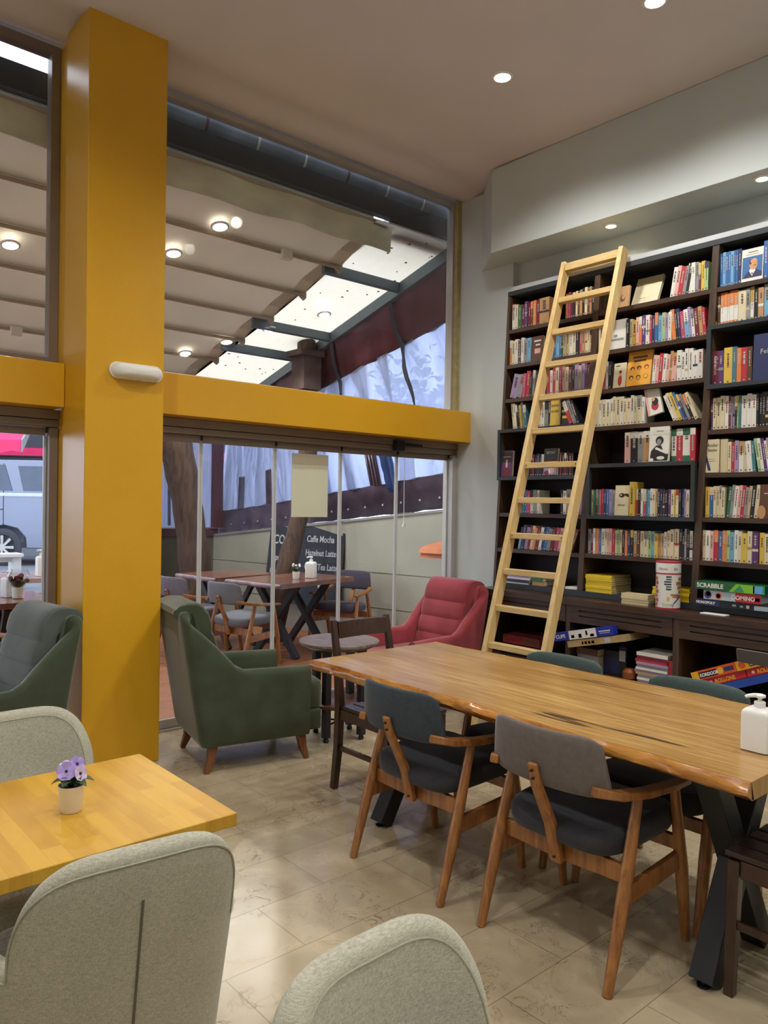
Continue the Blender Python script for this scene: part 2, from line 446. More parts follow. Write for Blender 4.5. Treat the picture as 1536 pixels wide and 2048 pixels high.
# folding glass doors under the beams
def head_rail(x0, x1, zt, n):
    m = MB()
    m.box(x0, x1, 4.655, 4.78, zt-.055, zt); m.box(x0, x1, 4.668, 4.775, zt-.10, zt-.058)
    return struct(m.build('trim_%d' % n, M_alu, bevel=0.003))
head_rail(1.955, 4.905, 2.044, 4)
head_rail(XL, 1.523, 2.024, 5)
struct(MB().box(4.845, 4.906, 4.66, 4.775, 0, 1.94).build('trim_6', M_alu_l, bevel=0.003))
struct(MB().box(1.472, 1.522, 4.665, 4.775, 0, 1.92).build('trim_7', M_alu, bevel=0.004))
struct(MB().box(1.955, 4.845, 4.68, 4.775, 0, 0.012).build('trim_8', M_alu_l))
def leaf(n, x0, x1, zt):
    d = MB().box(x0+.004, x1-.004, 4.712, 4.737, zt-.045, zt).build('door_%d' % n, M_alu); struct(d)
    MB().box(x0+.004, x1-.004, 4.720, 4.729, .07, zt-.046).build('glass_pane', M_glass, d)
    MB().box(x0+.004, x1-.004, 4.712, 4.737, .016, .07).build('bottom_rail', M_alu_l, d)
    for xs in (x0+.001, x1-.013): MB().box(xs, xs+.012, 4.716, 4.733, .07, zt-.046).build('edge_seal', M_seal, d)
    MB().box(x1-.006, x1+.006, 4.700, 4.712, zt-.03, zt+.03).build('pivot', M_black, d)
    return d
xs = [1.958, 2.47, 3.06, 3.66, 4.245, 4.843]
for i, (a, b) in enumerate(zip(xs, xs[1:])): leaf(i+1, a, b, 1.942)
xs = [XL+.01, -2.4, -1.6, -.6, .45, 1.470]
for i, (a, b) in enumerate(zip(xs, xs[1:])): leaf(i+6, a, b, 1.92)
# black lock block on the head rail
t = thing('door_lock', 'black lock block with flat lever on the glass door head rail', 'lock', (4.17, 4.655, 1.985))
MB().box(-.03, .06, -.05, 0, -.045, .04).build('case', M_black, t, bevel=0.004)
MB().box(.06, .27, -.04, -.02, -.005, .022).build('lever', M_black, t, bevel=0.003)
# sheet of paper stuck on the glass
M_paper = mat('cream_paper', '#D9DAC0', rough=0.9, var=0.02)
M_paper2 = mat('cream_paper_fold', '#C6BFA6', rough=0.9, var=0.03)
p = MB().box(3.20, 3.53, 4.706, 4.710, 1.40, 1.79).build('paper_sheet', M_paper)
tag(p, 'blank cream paper sheet stuck on the folding glass door', 'paper')
MB().box(3.20, 3.53, 4.704, 4.711, 1.791, 1.87).build('folded_strip', M_paper2, p)

# ------------------------------------------------------------------ downlights
M_warm = emit('warm_lens', (1.0, 0.86, 0.62), 10.0)
def downlight(name, label, loc, power, col, ang=150, blend=0.7, r=0.055, lens=M_lens, group=None, lit=True, soft=0.05, drop=.055):
    t = thing(name, label, 'ceiling light', loc, 0, group)
    m = MB(); m.lathe([(r+.012, 0), (r+.012, -.006), (r, -.012), (r-.004, -.012), (r-.004, -.004)], n=28, cap=False)
    m.build('trim_ring', M_white, t)
    MB().lathe([(r-.004, -.0035), (r-.004, -.007), (.001, -.008)], n=28).build('lens', lens, t)
    if lit:
        ld = bpy.data.lights.new('downlight_beam', 'SPOT'); ld.energy = power; ld.color = col
        ld.spot_size = math.radians(ang); ld.spot_blend = blend; ld.shadow_soft_size = soft
        lo = bpy.data.objects.new('downlight_beam', ld); COL.objects.link(lo); lo.parent = t; lo.location = (0, 0, -drop)
    return t
WARM = (1.0, 0.975, 0.935)
downlight('ceiling_downlight', 'round white ceiling downlight, whole disc in view above the long table', (3.643, 3.136, H), LAMP, WARM)
downlight('ceiling_downlight', 'round white ceiling downlight half cut off by the top edge of the photo', (3.677, 2.138, H), LAMP, WARM)
for i, (x, y) in enumerate(((3.67, .9), (3.67, -.6), (.75, 2.6), (.75, .9), (.75, -.8), (-1.6, 2.6), (-1.6, .5), (2.2, -1.6), (-.6, -2.4))):
    downlight('ceiling_downlight', 'round white ceiling downlight outside the picture', (x, y, H), LAMP*(1.0 if i < 4 else .9), WARM, group='ceiling downlights beyond the frame')
SW = (1.0, 0.92, 0.76)
downlight('soffit_downlight', 'small warm soffit downlight right above the ladder top', (4.737, 3.059, 3.49), SOFF, SW, ang=140, r=.04, lens=M_warm, group='soffit downlights over the bookcase')
downlight('soffit_downlight', 'small warm soffit downlight above the right bookcase bay', (4.707, 2.012, 3.49), SOFF, SW, ang=140, r=.04, lens=M_warm, group='soffit downlights over the bookcase')
downlight('soffit_downlight', 'small warm soffit downlight right of the picture', (4.70, .96, 3.49), SOFF, SW, ang=140, r=.04, lens=M_warm, group='soffit downlights over the bookcase')

# oval wall lamp on the column
t = thing('wall_lamp', 'white rounded bulkhead lamp on the mustard column', 'wall lamp', (1.785, 4.19, 2.222))
m = MB(); rings = []
for k in range(9):
    a = k/8*PI/2; dy = -.075*math.sin(a); s = math.cos(a)**0.6 if k < 8 else 0.02
    ring = []
    for i in range(32):
        th = 2*PI*i/32; cx = .105 if math.cos(th) > 0 else -.105
        ring.append(Vector((cx*(.25+.75*s) + .043*s*math.cos(th), dy, .043*s*math.sin(th))))
    rings.append(ring)
m.loft(rings).build('diffuser', M_white, t)
m = MB(); m.loft([[Vector((( .108 if math.cos(2*PI*i/32) > 0 else -.108)+.046*math.cos(2*PI*i/32), y, .046*math.sin(2*PI*i/32))) for i in range(32)] for y in (-.0005, -.012)]).build('back_plate', M_white, t)

# ------------------------------------------------------------------ furniture materials
M_teak = wood('oiled_beech', '#A8703A', '#7A4820', stretch=(6, 6, 1), scale=6, rough=0.38, coat=0.2)
M_fab_gr = mat('grey_brown_upholstery', '#6B625D', rough=0.9, var=0.1, scale=50, bump=0.12, bscale=500, sheen=0.2, spec=0.2)
M_fab_bl = mat('slate_upholstery', '#3C4349', rough=0.9, var=0.1, scale=50, bump=0.12, bscale=500, sheen=0.2, spec=0.2)
M_fab_bk = mat('charcoal_upholstery', '#3A3B40', rough=0.9, var=0.1, scale=50, bump=0.12, bscale=500, sheen=0.2, spec=0.2)
M_fab_gn = mat('dark_green_upholstery', '#465350', rough=0.9, var=0.1, scale=50, bump=0.12, bscale=500, sheen=0.2, spec=0.2)
M_fab_li = mat('mauve_grey_upholstery', '#6F6A78', rough=0.9, var=0.1, scale=50, bump=0.12, bscale=500, sheen=0.2, spec=0.2)
M_screw = mat('dark_screw', '#2A1A10', rough=0.4)

# ------------------------------------------------------------------ armchair-style dining chair (faces +x)
def dining_chair(label, loc, rz, group, pad, back):
    t = thing('dining_chair', label, 'chair', loc, rz, group)
    # upholstered seat
    m = MB(); rings = []
    for (z, s) in ((.385, .90), (.395, .97), (.42, 1.0), (.445, 1.0), (.463, .97), (.472, .88)):
        ring = []
        for i in range(40):
            a = 2*PI*i/40; c, sn = math.cos(a), math.sin(a)
            px = .225*s*math.copysign(abs(c)**.45, c); py = (.235+.012*(px/.245))*s*math.copysign(abs(sn)**.4, sn)
            ring.append(Vector((px+.03, py, z + .012*(px/.245) - .010*(1-abs(py)/.24)*(z > .43))))
        rings.append(ring)
    m.loft(rings).build('seat', pad, t, angle=60)
    # curved back pad
    m = MB(); rings = []; NW = 21
    prof = [(.02, 0.0), (.35, .0), (.65, .0), (.98, 0)]
    for i in range(NW):
        v = -1+2*i/(NW-1); ring = []
        yy = .226*v; bow = .052*(1-v*v)
        e = 1-abs(v)**9
        zc, hh = .684, .099*(1-.22*abs(v)**9)
        th = .017*(.35+.65*e)
        for k in range(14):
            a = 2*PI*k/14; cz = math.copysign(abs(math.sin(a))**.45, math.sin(a)); cx = math.copysign(abs(math.cos(a))**.8, math.cos(a))
            z = zc + hh*cz
            x = -.205 - bow - .16*(z-.60) + th*cx
            ring.append(Vector((x, yy*(1.0-.07*(z-.684)/.1), z)))
        rings.append(ring)
    m.loft(rings).build('backrest', back, t, angle=70)
    for s in (-1, 1):
        MB().tube([(-.245, s*.258, 0), (-.165, s*.258, .27), (-.08, s*.252, .57)], [.0155, .023, .0165], n=14).build('leg', M_teak, t)
        MB().tube([(.245, s*.255, 0), (.20, s*.258, .27), (.15, s*.255, .555)], [.0155, .023, .0165], n=14).build('leg', M_teak, t)
        MB().sweep([(-.255, s*.200, .618), (-.22, s*.222, .610), (-.17, s*.243, .598), (-.05, s*.257, .583), (.10, s*.262, .572), (.22, s*.258, .566)], [.03, .04, .05, .052, .05, .045], [.032, .03, .028, .026, .024, .02], (0, 1, 0)).build('armrest', M_teak, t, bevel=0.006)
        MB().sweep([(-.165, s*.252, .275), (.205, s*.252, .300)], .022, .062, (0, 1, 0)).build('side_rail', M_teak, t, bevel=0.004)
    # arched rear rail and front rail
    m = MB(); m.loft([[Vector((-.137+dx, y, .335-hb)), Vector((-.115+dx, y, .335-hb)), Vector((-.115+dx, y, .335+ht)), Vector((-.137+dx, y, .335+ht))]
        for y, hb, ht, dx in ((-.25, .028, .028, 0), (-.16, .03, .035, 0), (-.05, .034, .05, 0), (.05, .034, .05, 0), (.16, .03, .035, 0), (.25, .028, .028, 0))])
    m.build('rear_rail', M_teak, t, bevel=0.004)
    MB().box(.165, .187, -.25, .25, .335, .385).build('front_rail', M_teak, t, bevel=0.004)
    # bent central support with screws
    sp = MB().sweep([(-.155, 0, .30), (-.17, 0, .36), (-.195, 0, .44), (-.238, 0, .52), (-.276, 0, .59), (-.300, 0, .665)], [.046, .046, .046, .044, .042, .036], [.022, .024, .024, .022, .02, .014], (0, 1, 0)).build('back_support', M_teak, t, bevel=0.005)
    for (x, z) in ((-.298, .612), (-.306, .640), (-.174, .32)):
        MB().cyl((x+.012, 0, z), (x-.004, 0, z+.001), .0045, n=10).build('screw', M_screw, sp)
    return t
G_CH = 'wooden armchairs around the long live-edge table'
ch1 = dining_chair('beech armchair with slate blue pad nearest the window, near side of long table', (2.305, 2.268, 0), 0, G_CH, M_fab_bk, M_fab_bl)
ch2 = dup(ch1, 'beech armchair with grey-brown padded back, nearest to viewer at long table', (2.322, 1.562, 0), 0)
recolour(ch2, {'backrest': M_fab_gr, 'seat': M_fab_bk})
ch3 = dup(ch1, 'dark green backed armchair across long table, closer to the ladder', (2.862, 2.215, 0), PI)
recolour(ch3, {'backrest': M_fab_gn})
ch4 = dup(ch1, 'dark green backed armchair across long table, behind the white pump bottle', (2.862, 1.545, 0), PI)
recolour(ch4, {'backrest': M_fab_gn})

# ------------------------------------------------------------------ dark slatted chair (faces +x)
M_dark = wood('dark_walnut_stain', '#432A1E', '#2A1812', stretch=(5, 5, 1), scale=7, rough=0.35, coat=0.25)
M_dark_sl = wood('dark_walnut_slats', '#3C2A24', '#261815', stretch=(1, 6, 6), scale=7, rough=0.35, coat=0.25)
def slat_chair(label, loc, rz, group):
    t = thing('slatted_chair', label, 'chair', loc, rz, group)
    for s in (-1, 1):
        MB().sweep([(-.235, s*.185, 0), (-.205, s*.185, .22), (-.195, s*.185, .45), (-.215, s*.185, .66), (-.262, s*.185, .885)], [.034, .04, .042, .036, .03], [.034, .036, .04, .034, .026], (0, 1, 0)).build('leg', M_dark, t, bevel=0.004)
        MB().sweep([(.195, s*.182, 0), (.185, s*.182, .425)], [.03, .038], [.03, .038], (0, 1, 0)).build('leg', M_dark, t, bevel=0.003)
        MB().box(-.185, .165, s*.185-.011, s*.185+.011, .375, .43).build('apron', M_dark, t, bevel=0.003)
        MB().sweep([(-.20, s*.185, .225), (.185, s*.183, .225)], .016, .026, (0, 1, 0)).build('stretcher', M_dark, t, bevel=0.003)
    MB().box(-.21, -.185, -.165, .165, .375, .43).build('apron', M_dark, t, bevel=0.003)
    MB().box(.165, .188, -.165, .165, .375, .43).build('apron', M_dark, t, bevel=0.003)
    for i in range(5):
        y = -.16+.08*i
        MB().box(-.175, .215, y-.034, y+.034, .431, .45).build('seat_slat', M_dark_sl, t, bevel=0.004)
    m = MB(); m.loft([[Vector((-.232-b-.18*(z-.79)-d, y, z)) for d, z in ((-.010, .79), (.010, .79), (.010, .878), (-.010, .878))] for y, b in ((-.168, 0), (-.09, .012), (0, .016), (.09, .012), (.168, 0))])
    m.build('top_rail', M_dark, t, bevel=0.004)
    m = MB(); m.loft([[Vector((-.212-b-d, y, z)) for d, z in ((-.009, .635), (.009, .635), (.009, .685), (-.009, .685))] for y, b in ((-.168, 0), (0, .012), (.168, 0))])
    m.build('lower_rail', M_dark, t, bevel=0.004)
    return t
G_SL = 'dark slatted chairs'
sc1 = slat_chair('dark walnut slatted chair at the window end of long table', (2.665, 2.978, 0), -PI/2, G_SL)
dup(sc1, 'dark walnut slatted chair at the near end of long table, cut by right edge', (2.565, .872, 0), PI/2)
sc3 = dup(sc1, 'dark wide-railed chair by the low cabinet, only its top rail showing', (3.80, 1.18, 0), 0)
for _c in sc3.children:
    if _c.name.startswith('top_rail'):
        _c.scale = (1, 2.45, .72); _c.location = (0, 0, .235); _c.data = _c.data.copy(); _c.data.materials[0] = mat('worn_grey_brown_rail', '#5A544E', rough=.5)

# ------------------------------------------------------------------ long live-edge table
def slab_mat():
    m = bpy.data.materials.new('live_edge_slab'); m.use_nodes = True
    nt = m.node_tree; b = nt.nodes['Principled BSDF']; L = nt.links.new
    tc = nt.nodes.new('ShaderNodeTexCoord')
    def nz(st, sc, det, dist, lo, hi, rot=0):
        mp = nt.nodes.new('ShaderNodeMapping'); mp.inputs['Scale'].default_value = st; mp.inputs['Rotation'].default_value = (0, 0, rot); L(tc.outputs['Object'], mp.inputs['Vector'])
        n = nt.nodes.new('ShaderNodeTexNoise'); n.inputs['Scale'].default_value = sc; n.inputs['Detail'].default_value = det; n.inputs['Distortion'].default_value = dist; L(mp.outputs[0], n.inputs['Vector'])
        r = nt.nodes.new('ShaderNodeMapRange'); r.inputs['From Min'].default_value = lo; r.inputs['From Max'].default_value = hi; L(n.outputs['Fac'], r.inputs['Value']); return r
    def mixc(f, a, c):
        x = nt.nodes.new('ShaderNodeMixRGB')
        L(f.outputs[0], x.inputs[0])
        for q, v in ((1, a), (2, c)):
            if isinstance(v, str): x.inputs[q].default_value = lin(v)+(1,)
            else: L(v.outputs[0], x.inputs[q])
        return x
    base = mixc(nz((3.2, .35, 1), 2.2, 5, .6, .35, .68), '#A9803F', '#D2AC6C')
    fine = mixc(nz((22, .8, 1), 5, 5, .4, .30, .62), '#93672F', base)
    broad = nz((2.6, .28, 1), 1.6, 6, 1.4, .56, .70)
    c = mixc(broad, fine, '#7E5330')
    dark = nz((9, .35, 1), 2.0, 7, 1.6, .63, .69)
    c = mixc(dark, c, '#3E2614')
    L(c.outputs[0], b.inputs['Base Color'])
    b.inputs['Roughness'].default_value = .3; b.inputs['Coat Weight'].default_value = .3; b.inputs['Coat Roughness'].default_value = .18
    return m
    m = wood('live_edge_slab', '#CDA366', '#A3753E', stretch=(6, .4, 1), scale=1.7, rough=0.27, coat=0.35, c3='#4A2E18', bump=0.02)
    return m
M_slab = slab_mat()
M_bark = wood('varnished_live_edge', '#C78A3C', '#8A4A10', stretch=(3, 1.0, 5), scale=5, rough=0.22, coat=0.6, c3='#3A1D06', bump=0.5)
tb = thing('live_edge_table', 'long live-edge wooden slab table on black crossed legs', 'table', (2.56, 1.93, 0))
rnd = random.Random(3)
def wav(y, p, a): return a*(math.sin(y*3.1+p)+.6*math.sin(y*7.3+p*2.1)+.35*math.sin(y*17+p*1.3)+.2*math.sin(y*41+p))
N = 90
mt = MB(); me_ = MB()
topL, topR, botL, botR, mL, mR = [], [], [], [], [], []
for i in range(N+1):
    y = -1.02+2.05*i/N
    xl = -.415+wav(y, .4, .010)-.02*(y < -.6)*(-.6-y); xr = .42+wav(y, 2.2, .01)
    topL.append(Vector((xl, y, .76))); topR.append(Vector((xr, y, .76)))
    mL.append(Vector((xl-.012-abs(wav(y, 5.1, .007))-rnd.uniform(0, .003), y, .732+wav(y, 1.7, .005)))); mR.append(Vector((xr+.010, y, .735)))
    botL.append(Vector((xl+.012+wav(y, 3.3, .010)+rnd.uniform(0, .003), y, .7062))); botR.append(Vector((xr-.02, y, .706)))
rings = [[topL[i]+Vector((.003, 0, .0)), topR[i]-Vector((.003, 0, 0)), botR[i]-Vector((.002, 0, 0)), botL[i]+Vector((.002, 0, 0))] for i in range(N+1)]
tt = mt.loft(rings).build('tabletop', M_slab, tb)
for a, b, c in ((topL, mL, botL), (topR, mR, botR)):
    mm = MB()
    inner = .012 if a is topL else -.012
    mm.loft([[a[i]+Vector((0, 0, .0004)), a[i]*.5+b[i]*.5+Vector((-.004 if a is topL else .004, 0, .002)), b[i], b[i]*.45+c[i]*.55, c[i], c[i]+Vector((inner, 0, .002)), a[i]+Vector((inner*.4, 0, -.004))] for i in range(N+1)])
    mm.build('live_edge', M_bark, tt, angle=75, label='rounded varnished bark edge, darker orange brown')
M_steel = mat('black_steel', '#1B1C20', rough=0.45, var=0.1)
for y in (.77, -.79):
    for sx in (-1, 1):
        b = MB().sweep([(sx*.20, y+.004*sx, .012), (-sx*.20, y+.004*sx, .706)], .078, .078, (0, 1, 0)).build('leg', M_steel, tb, bevel=0.004)
        MB().lathe([(.02, 0), (.02, .006), (.008, .008), (.008, .02)], c=(sx*.20, y, 0), n=14).build('levelling_foot', M_black, b)
    MB().box(-.27, .27, y-.035, y+.035, .698, .7055).build('mounting_plate', M_steel, tb)

# pump bottle on it
def pump_bottle(label, loc, s=1.0, group=None, rz=0):
    t = thing('pump_bottle', label, 'bottle', loc, rz, group); t.scale = (s, s, s)
    m = MB(); sec = []
    for z, w in ((0, .036), (.003, .0425), (.112, .0425), (.122, .040), (.129, .033), (.132, .018), (.134, .015)):
        ring = []
        for i in range(32):
            a = 2*PI*i/32; e = .22 if z < .13 else 1.0
            c, sn = math.cos(a), math.sin(a); ring.append(Vector((w*math.copysign(abs(c)**e, c), w*math.copysign(abs(sn)**e, sn), z)))
        sec.append(ring)
    m.loft(sec).build('body', M_white, t, angle=50)
    MB().lathe([(.0165, .134), (.0165, .148), (.015, .15)], n=24).build('collar', M_white, t)
    m = MB(); m.cyl((0, 0, .149), (0, 0, .163), .006, n=14)
    m.lathe([(.008, .160), (.0165, .164), (.0165, .170), (.010, .173)], n=20)
    m.tube([(0, 0, .168), (-.012, .012, .169), (-.027, .026, .167), (-.031, .031, .163)], [.007, .0065, .0055, .0045], n=10)
    m.build('pump_head', M_white, t)
    return t
bottle = pump_bottle('square white pump bottle on the long live-edge table', (2.445, 1.02, .7605))

# ------------------------------------------------------------------ yellow square table with pot plant
M_butcher = None
def butcher():
    m = bpy.data.materials.new('yellow_stained_beech'); m.use_nodes = True
    nt = m.node_tree; b = nt.nodes['Principled BSDF']; L = nt.links.new
    tc = nt.nodes.new('ShaderNodeTexCoord')
    mp0 = nt.nodes.new('ShaderNodeMapping'); mp0.inputs['Rotation'].default_value = (0, 0, PI/2); L(tc.outputs['Object'], mp0.inputs['Vector'])
    br = nt.nodes.new('ShaderNodeTexBrick'); br.inputs['Scale'].default_value = 1; br.inputs['Brick Width'].default_value = .31; br.inputs['Row Height'].default_value = .043; br.inputs['Mortar Size'].default_value = .0002; br.offset = .37
    br.inputs['Color1'].default_value = lin('#CFA236')+(1,); br.inputs['Color2'].default_value = lin('#C0902A')+(1,); br.inputs['Mortar'].default_value = lin('#A8700C')+(1,)
    L(mp0.outputs[0], br.inputs['Vector'])
    mp = nt.nodes.new('ShaderNodeMapping'); mp.inputs['Scale'].default_value = (5, .7, 1); L(tc.outputs['Object'], mp.inputs['Vector'])
    n = nt.nodes.new('ShaderNodeTexNoise'); n.inputs['Scale'].default_value = 5; n.inputs['Detail'].default_value = 6; L(mp.outputs[0], n.inputs['Vector'])
    r = nt.nodes.new('ShaderNodeValToRGB'); r.color_ramp.elements[0].color = (.82, .76, .62, 1); r.color_ramp.elements[0].position = .3; r.color_ramp.elements[1].color = (1.04, 1.03, 1, 1); r.color_ramp.elements[1].position = .6
    L(n.outputs['Fac'], r.inputs['Fac'])
    mx = nt.nodes.new('ShaderNodeMixRGB'); mx.blend_type = 'MULTIPLY'; mx.inputs[0].default_value = .8; L(br.outputs['Color'], mx.inputs[1]); L(r.outputs['Color'], mx.inputs[2])
    L(mx.outputs[0], b.inputs['Base Color']); b.inputs['Roughness'].default_value = .5; b.inputs['Coat Weight'].default_value = 0
    return m
M_butch = butcher()
yt = thing('square_table', 'yellow stained wooden café table with potted violet, left foreground', 'table', (.36, 1.905, 0))
MB().box(-.60, .60, -.282, .282, .718, .75).build('tabletop', M_butch, yt, bevel=0.003)
MB().cyl((-.06, 0, .03), (-.06, 0, .70), .035, n=20).build('column', M_steel, yt)
m = MB(); m.box(-.20, .08, -.03, .03, .0, .03); m.box(-.09, -.03, -.22, .22, .0, .03); m.build('base', M_steel, yt, bevel=0.004)
MB().box(-.26, .14, -.2, .2, .70, .7175).build('top_plate', M_steel, yt)

M_leaf = mat('dark_leaf', '#2C4A1E', rough=0.5, var=0.2, scale=30)
M_petal = mat('violet_petal', '#A792D2', rough=0.7, var=0.25, scale=45)
M_petal2 = mat('pale_petal', '#CDB9DC', rough=0.7, var=0.2, scale=45)
M_eye = mat('petal_eye', '#2A2440', rough=0.7)
M_soil = mat('dark_soil', '#2B211A', rough=1.0)
def leaf_shape(m, base, tip, w, lift):
    base, tip = Vector(base), Vector(tip); d = tip-base; s = d.cross(Vector((0, 0, 1))).normalized()
    top, bot = [], []
    P = 8
    for k in range(P+1):
        f = k/P; c = base+d*f+Vector((0, 0, lift*math.sin(f*PI))); ww = w*math.sin(PI*min(1, f*.92+.08))**.8
        top.append([c-s*ww+Vector((0, 0, ww*.25)), c, c+s*ww+Vector((0, 0, ww*.25)), c+s*ww*.9+Vector((0, 0, ww*.25-.0012)), c-Vector((0, 0, .0015)), c-s*ww*.9+Vector((0, 0, ww*.25-.0012))])
    m.loft(top)
def potted_flower(label, loc, cat='plant'):
    t = thing('potted_violet', label, cat, loc)
    MB().lathe([(.0225, 0), (.024, .002), (.0295, .062), (.0305, .064), (.0285, .064), (.027, .056)], n=28, cap=False).build('pot', M_white, t)
    MB().lathe([(.027, .052), (.012, .058), (.001, .059)], n=20).build('soil', M_soil, t)
    lv = [((.0, .0, .058), (.047, -.022, .070), .015), ((0, 0, .058), (.02, -.045, .068), .013), ((0, 0, .058), (-.03, -.03, .072), .014), ((0, 0, .058), (-.042, .015, .07), .014), ((0, 0, .058), (.03, .04, .074), .013), ((0, 0, .058), (-.015, .045, .07), .013), ((0, 0, .06), (-.035, -.008, .085), .012), ((0, 0, .06), (.012, -.03, .082), .012)]
    for b, tp, w in lv:
        m = MB(); leaf_shape(m, b, tp, w, .012); m.build('leaf', M_leaf, t, angle=80)
    for (c, nrm, r) in (((-.014, -.006, .100), (-.35, -.8, .45), .022), ((.014, .004, .109), (.25, -.8, .5), .019), ((.014, -.018, .092), (.35, -.85, .35), .018), ((-.006, .015, .104), (-.1, -.4, .9), .017)):
        c, nrm = Vector(c), Vector(nrm).normalized(); u = nrm.cross(Vector((0, 0, 1))).normalized(); v = u.cross(nrm)
        MB().tube([(0, 0, .058), (c.x*.5, c.y*.5, .08), tuple(c-nrm*.003)], [.0014, .0013, .0012], n=6).build('stem', M_leaf, t)
        m = MB()
        for k in range(5):
            a = 2*PI*k/5+.3; d = u*math.cos(a)+v*math.sin(a); s = nrm.cross(d)
            rr = []
            for f in (0.02, .3, .6, .85, 1.0):
                wd = r*.62*math.sin(PI*(f*.75+.1)); cc = c+d*r*f+nrm*(.004*f*f)
                rr.append([cc-s*wd, cc+nrm*.0015, cc+s*wd, cc-nrm*.0012])
            m.loft(rr)
        bl = m.build('blossom', M_petal if r > .0185 else M_petal2, t, angle=80)
        MB().ball(c+nrm*.002, .0035, n=10).build('blossom_eye', M_eye, bl)
    return t
potted_flower('small white pot of violet flowers on the yellow table', (.654, 1.881, .7505))

# ------------------------------------------------------------------ cream tub chairs (face +x)
M_cream = weave('cream_linen', '#C0BCAA', '#999684', scale=800, bump=0.2, mottled=0.06)
M_pipe = mat('cream_piping', '#A6A390', rough=0.9, var=0.1, scale=80)
M_legw = wood('tan_beech_leg', '#9A6532', '#6E431D', stretch=(6, 6, 1), scale=8, rough=0.4, coat=0.2)
def tub_chair(label, loc, rz, group):
    t = thing('tub_chair', label, 'chair', loc, rz, group)
    NU = 130
    def plan(a, k, inset):
        R = 2.35
        x = -math.cos(a); y = math.sin(a)
        X = -.262*math.copysign(abs(math.cos(a))**.72, math.cos(a)) if abs(a) < PI/2 else .262*abs(math.cos(a))**.72*.9
        Y = .292*math.copysign(abs(math.sin(a))**.66, math.sin(a))
        n = Vector((-math.cos(a), math.sin(a), 0))
        nrm = Vector((X/.262, Y/.292, 0)); nrm = nrm.normalized() if nrm.length > 1e-6 else n
        return Vector((X, Y, 0))*k - nrm*inset
    def height(a):
        b = abs(plan(a, 1.0, 0).y)/.236 if abs(a) < PI/2 else 2
        hi = .61+.215*max(0, 1-b**4.6)**.5 if b < 1 else .61
        return hi-.055*max(0, abs(a)-math.radians(80))/math.radians(45)
    A = [math.radians(-128+256*i/(NU-1)) for i in range(NU)]
    outer_h = [0, .12, .28, .46, .64, .80, .92, 1.0]
    rings = []; seam_o, seam_i = [], []
    for a in A:
        h = height(a); ring = []
        def pt(z, inset):
            k = .86+.16*min(1, (z-.26)/.5)
            p = plan(a, k, inset); lean = -.10*(z-.30)*max(0, math.cos(a)) if abs(a) < PI/2 else 0
            return Vector((p.x+lean, p.y, z))
        zt = h-.024
        for f in outer_h: ring.append(pt(.26+(zt-.26)*f, 0))
        seam_o.append(pt(zt, -.001))
        for q in (30, 60, 90, 120, 150): 
            ring.append(pt(zt+.024*math.sin(math.radians(q)), .027-.027*math.cos(math.radians(q))))
        for f in (1.0, .8, .55, .3, 0): ring.append(pt(.40+(zt-.40)*f, .054))
        seam_i.append(pt(zt, .0535))
        ring.append(pt(.30, .05))
        rings.append(ring)
    m = MB(); R = [[m.bm.verts.new(q) for q in r] for r in rings]; K = len(R[0])
    for a_, b_ in zip(R, R[1:]):
        for i in range(K): m.face([a_[i], a_[(i+1) % K], b_[(i+1) % K], b_[i]])
    m.face(R[0]); m.face(list(reversed(R[-1])))
    sh = m.build('shell', M_cream, t, angle=60)
    MB().tube(seam_o, .0022, n=6).build('piping', M_pipe, sh)
    MB().tube(seam_i, .0022, n=6).build('piping', M_pipe, sh)
    # centre back zip
    MB().tube([(-.262*(.86+.16*min(1, (z-.26)/.5))-.10*(z-.30)-.0005, .0, z) for z in (.27, .36, .46, .56, .66, .72)], .003, n=6).build('back_zip', mat('zip_tape', '#5C5A4E', rough=0.6) if 'zip_tape' not in bpy.data.materials else bpy.data.materials['zip_tape'], t)
    m = MB(); rg = []
    for z, s in ((.33, .93), (.35, 1), (.43, 1), (.455, .97), (.468, .86)):
        rg.append([Vector((.03+.235*s*math.copysign(abs(math.cos(2*PI*i/40))**.55, math.cos(2*PI*i/40)), .225*s*math.copysign(abs(math.sin(2*PI*i/40))**.5, math.sin(2*PI*i/40)), z)) for i in range(40)])
    m.loft(rg).build('seat_cushion', M_cream, t, angle=60)
    m = MB(); m.loft([[Vector((.01+.225*s*math.copysign(abs(math.cos(2*PI*i/36))**.7, math.cos(2*PI*i/36)), .235*s*math.copysign(abs(math.sin(2*PI*i/36))**.7, math.sin(2*PI*i/36)), z)) for i in range(36)] for z, s in ((.255, .9), (.265, 1), (.335, 1))])
    m.build('seat_base', M_cream, t)
    for sx in (-1, 1):
        for sy in (-1, 1):
            MB().cyl((sx*.16, sy*.16, .257), (sx*.215, sy*.215, 0), .02, .012, n=12).build('leg', M_legw, t)
    return t
G_TUB = 'cream upholstered tub chairs'
tc1 = tub_chair('cream tub chair seen from behind, tucked under the yellow table', (.665, 1.735, 0), math.radians(90-5), G_TUB)
dup(tc1, 'cream tub chair on the far side of the yellow table, by green armchair', (.73, 2.33, 0), math.radians(-90))
dup(tc1, 'cream tub chair at bottom centre of the photo, nearest the viewer', (.81, .655, 0), math.radians(-88)).scale = (1, 1, .972)

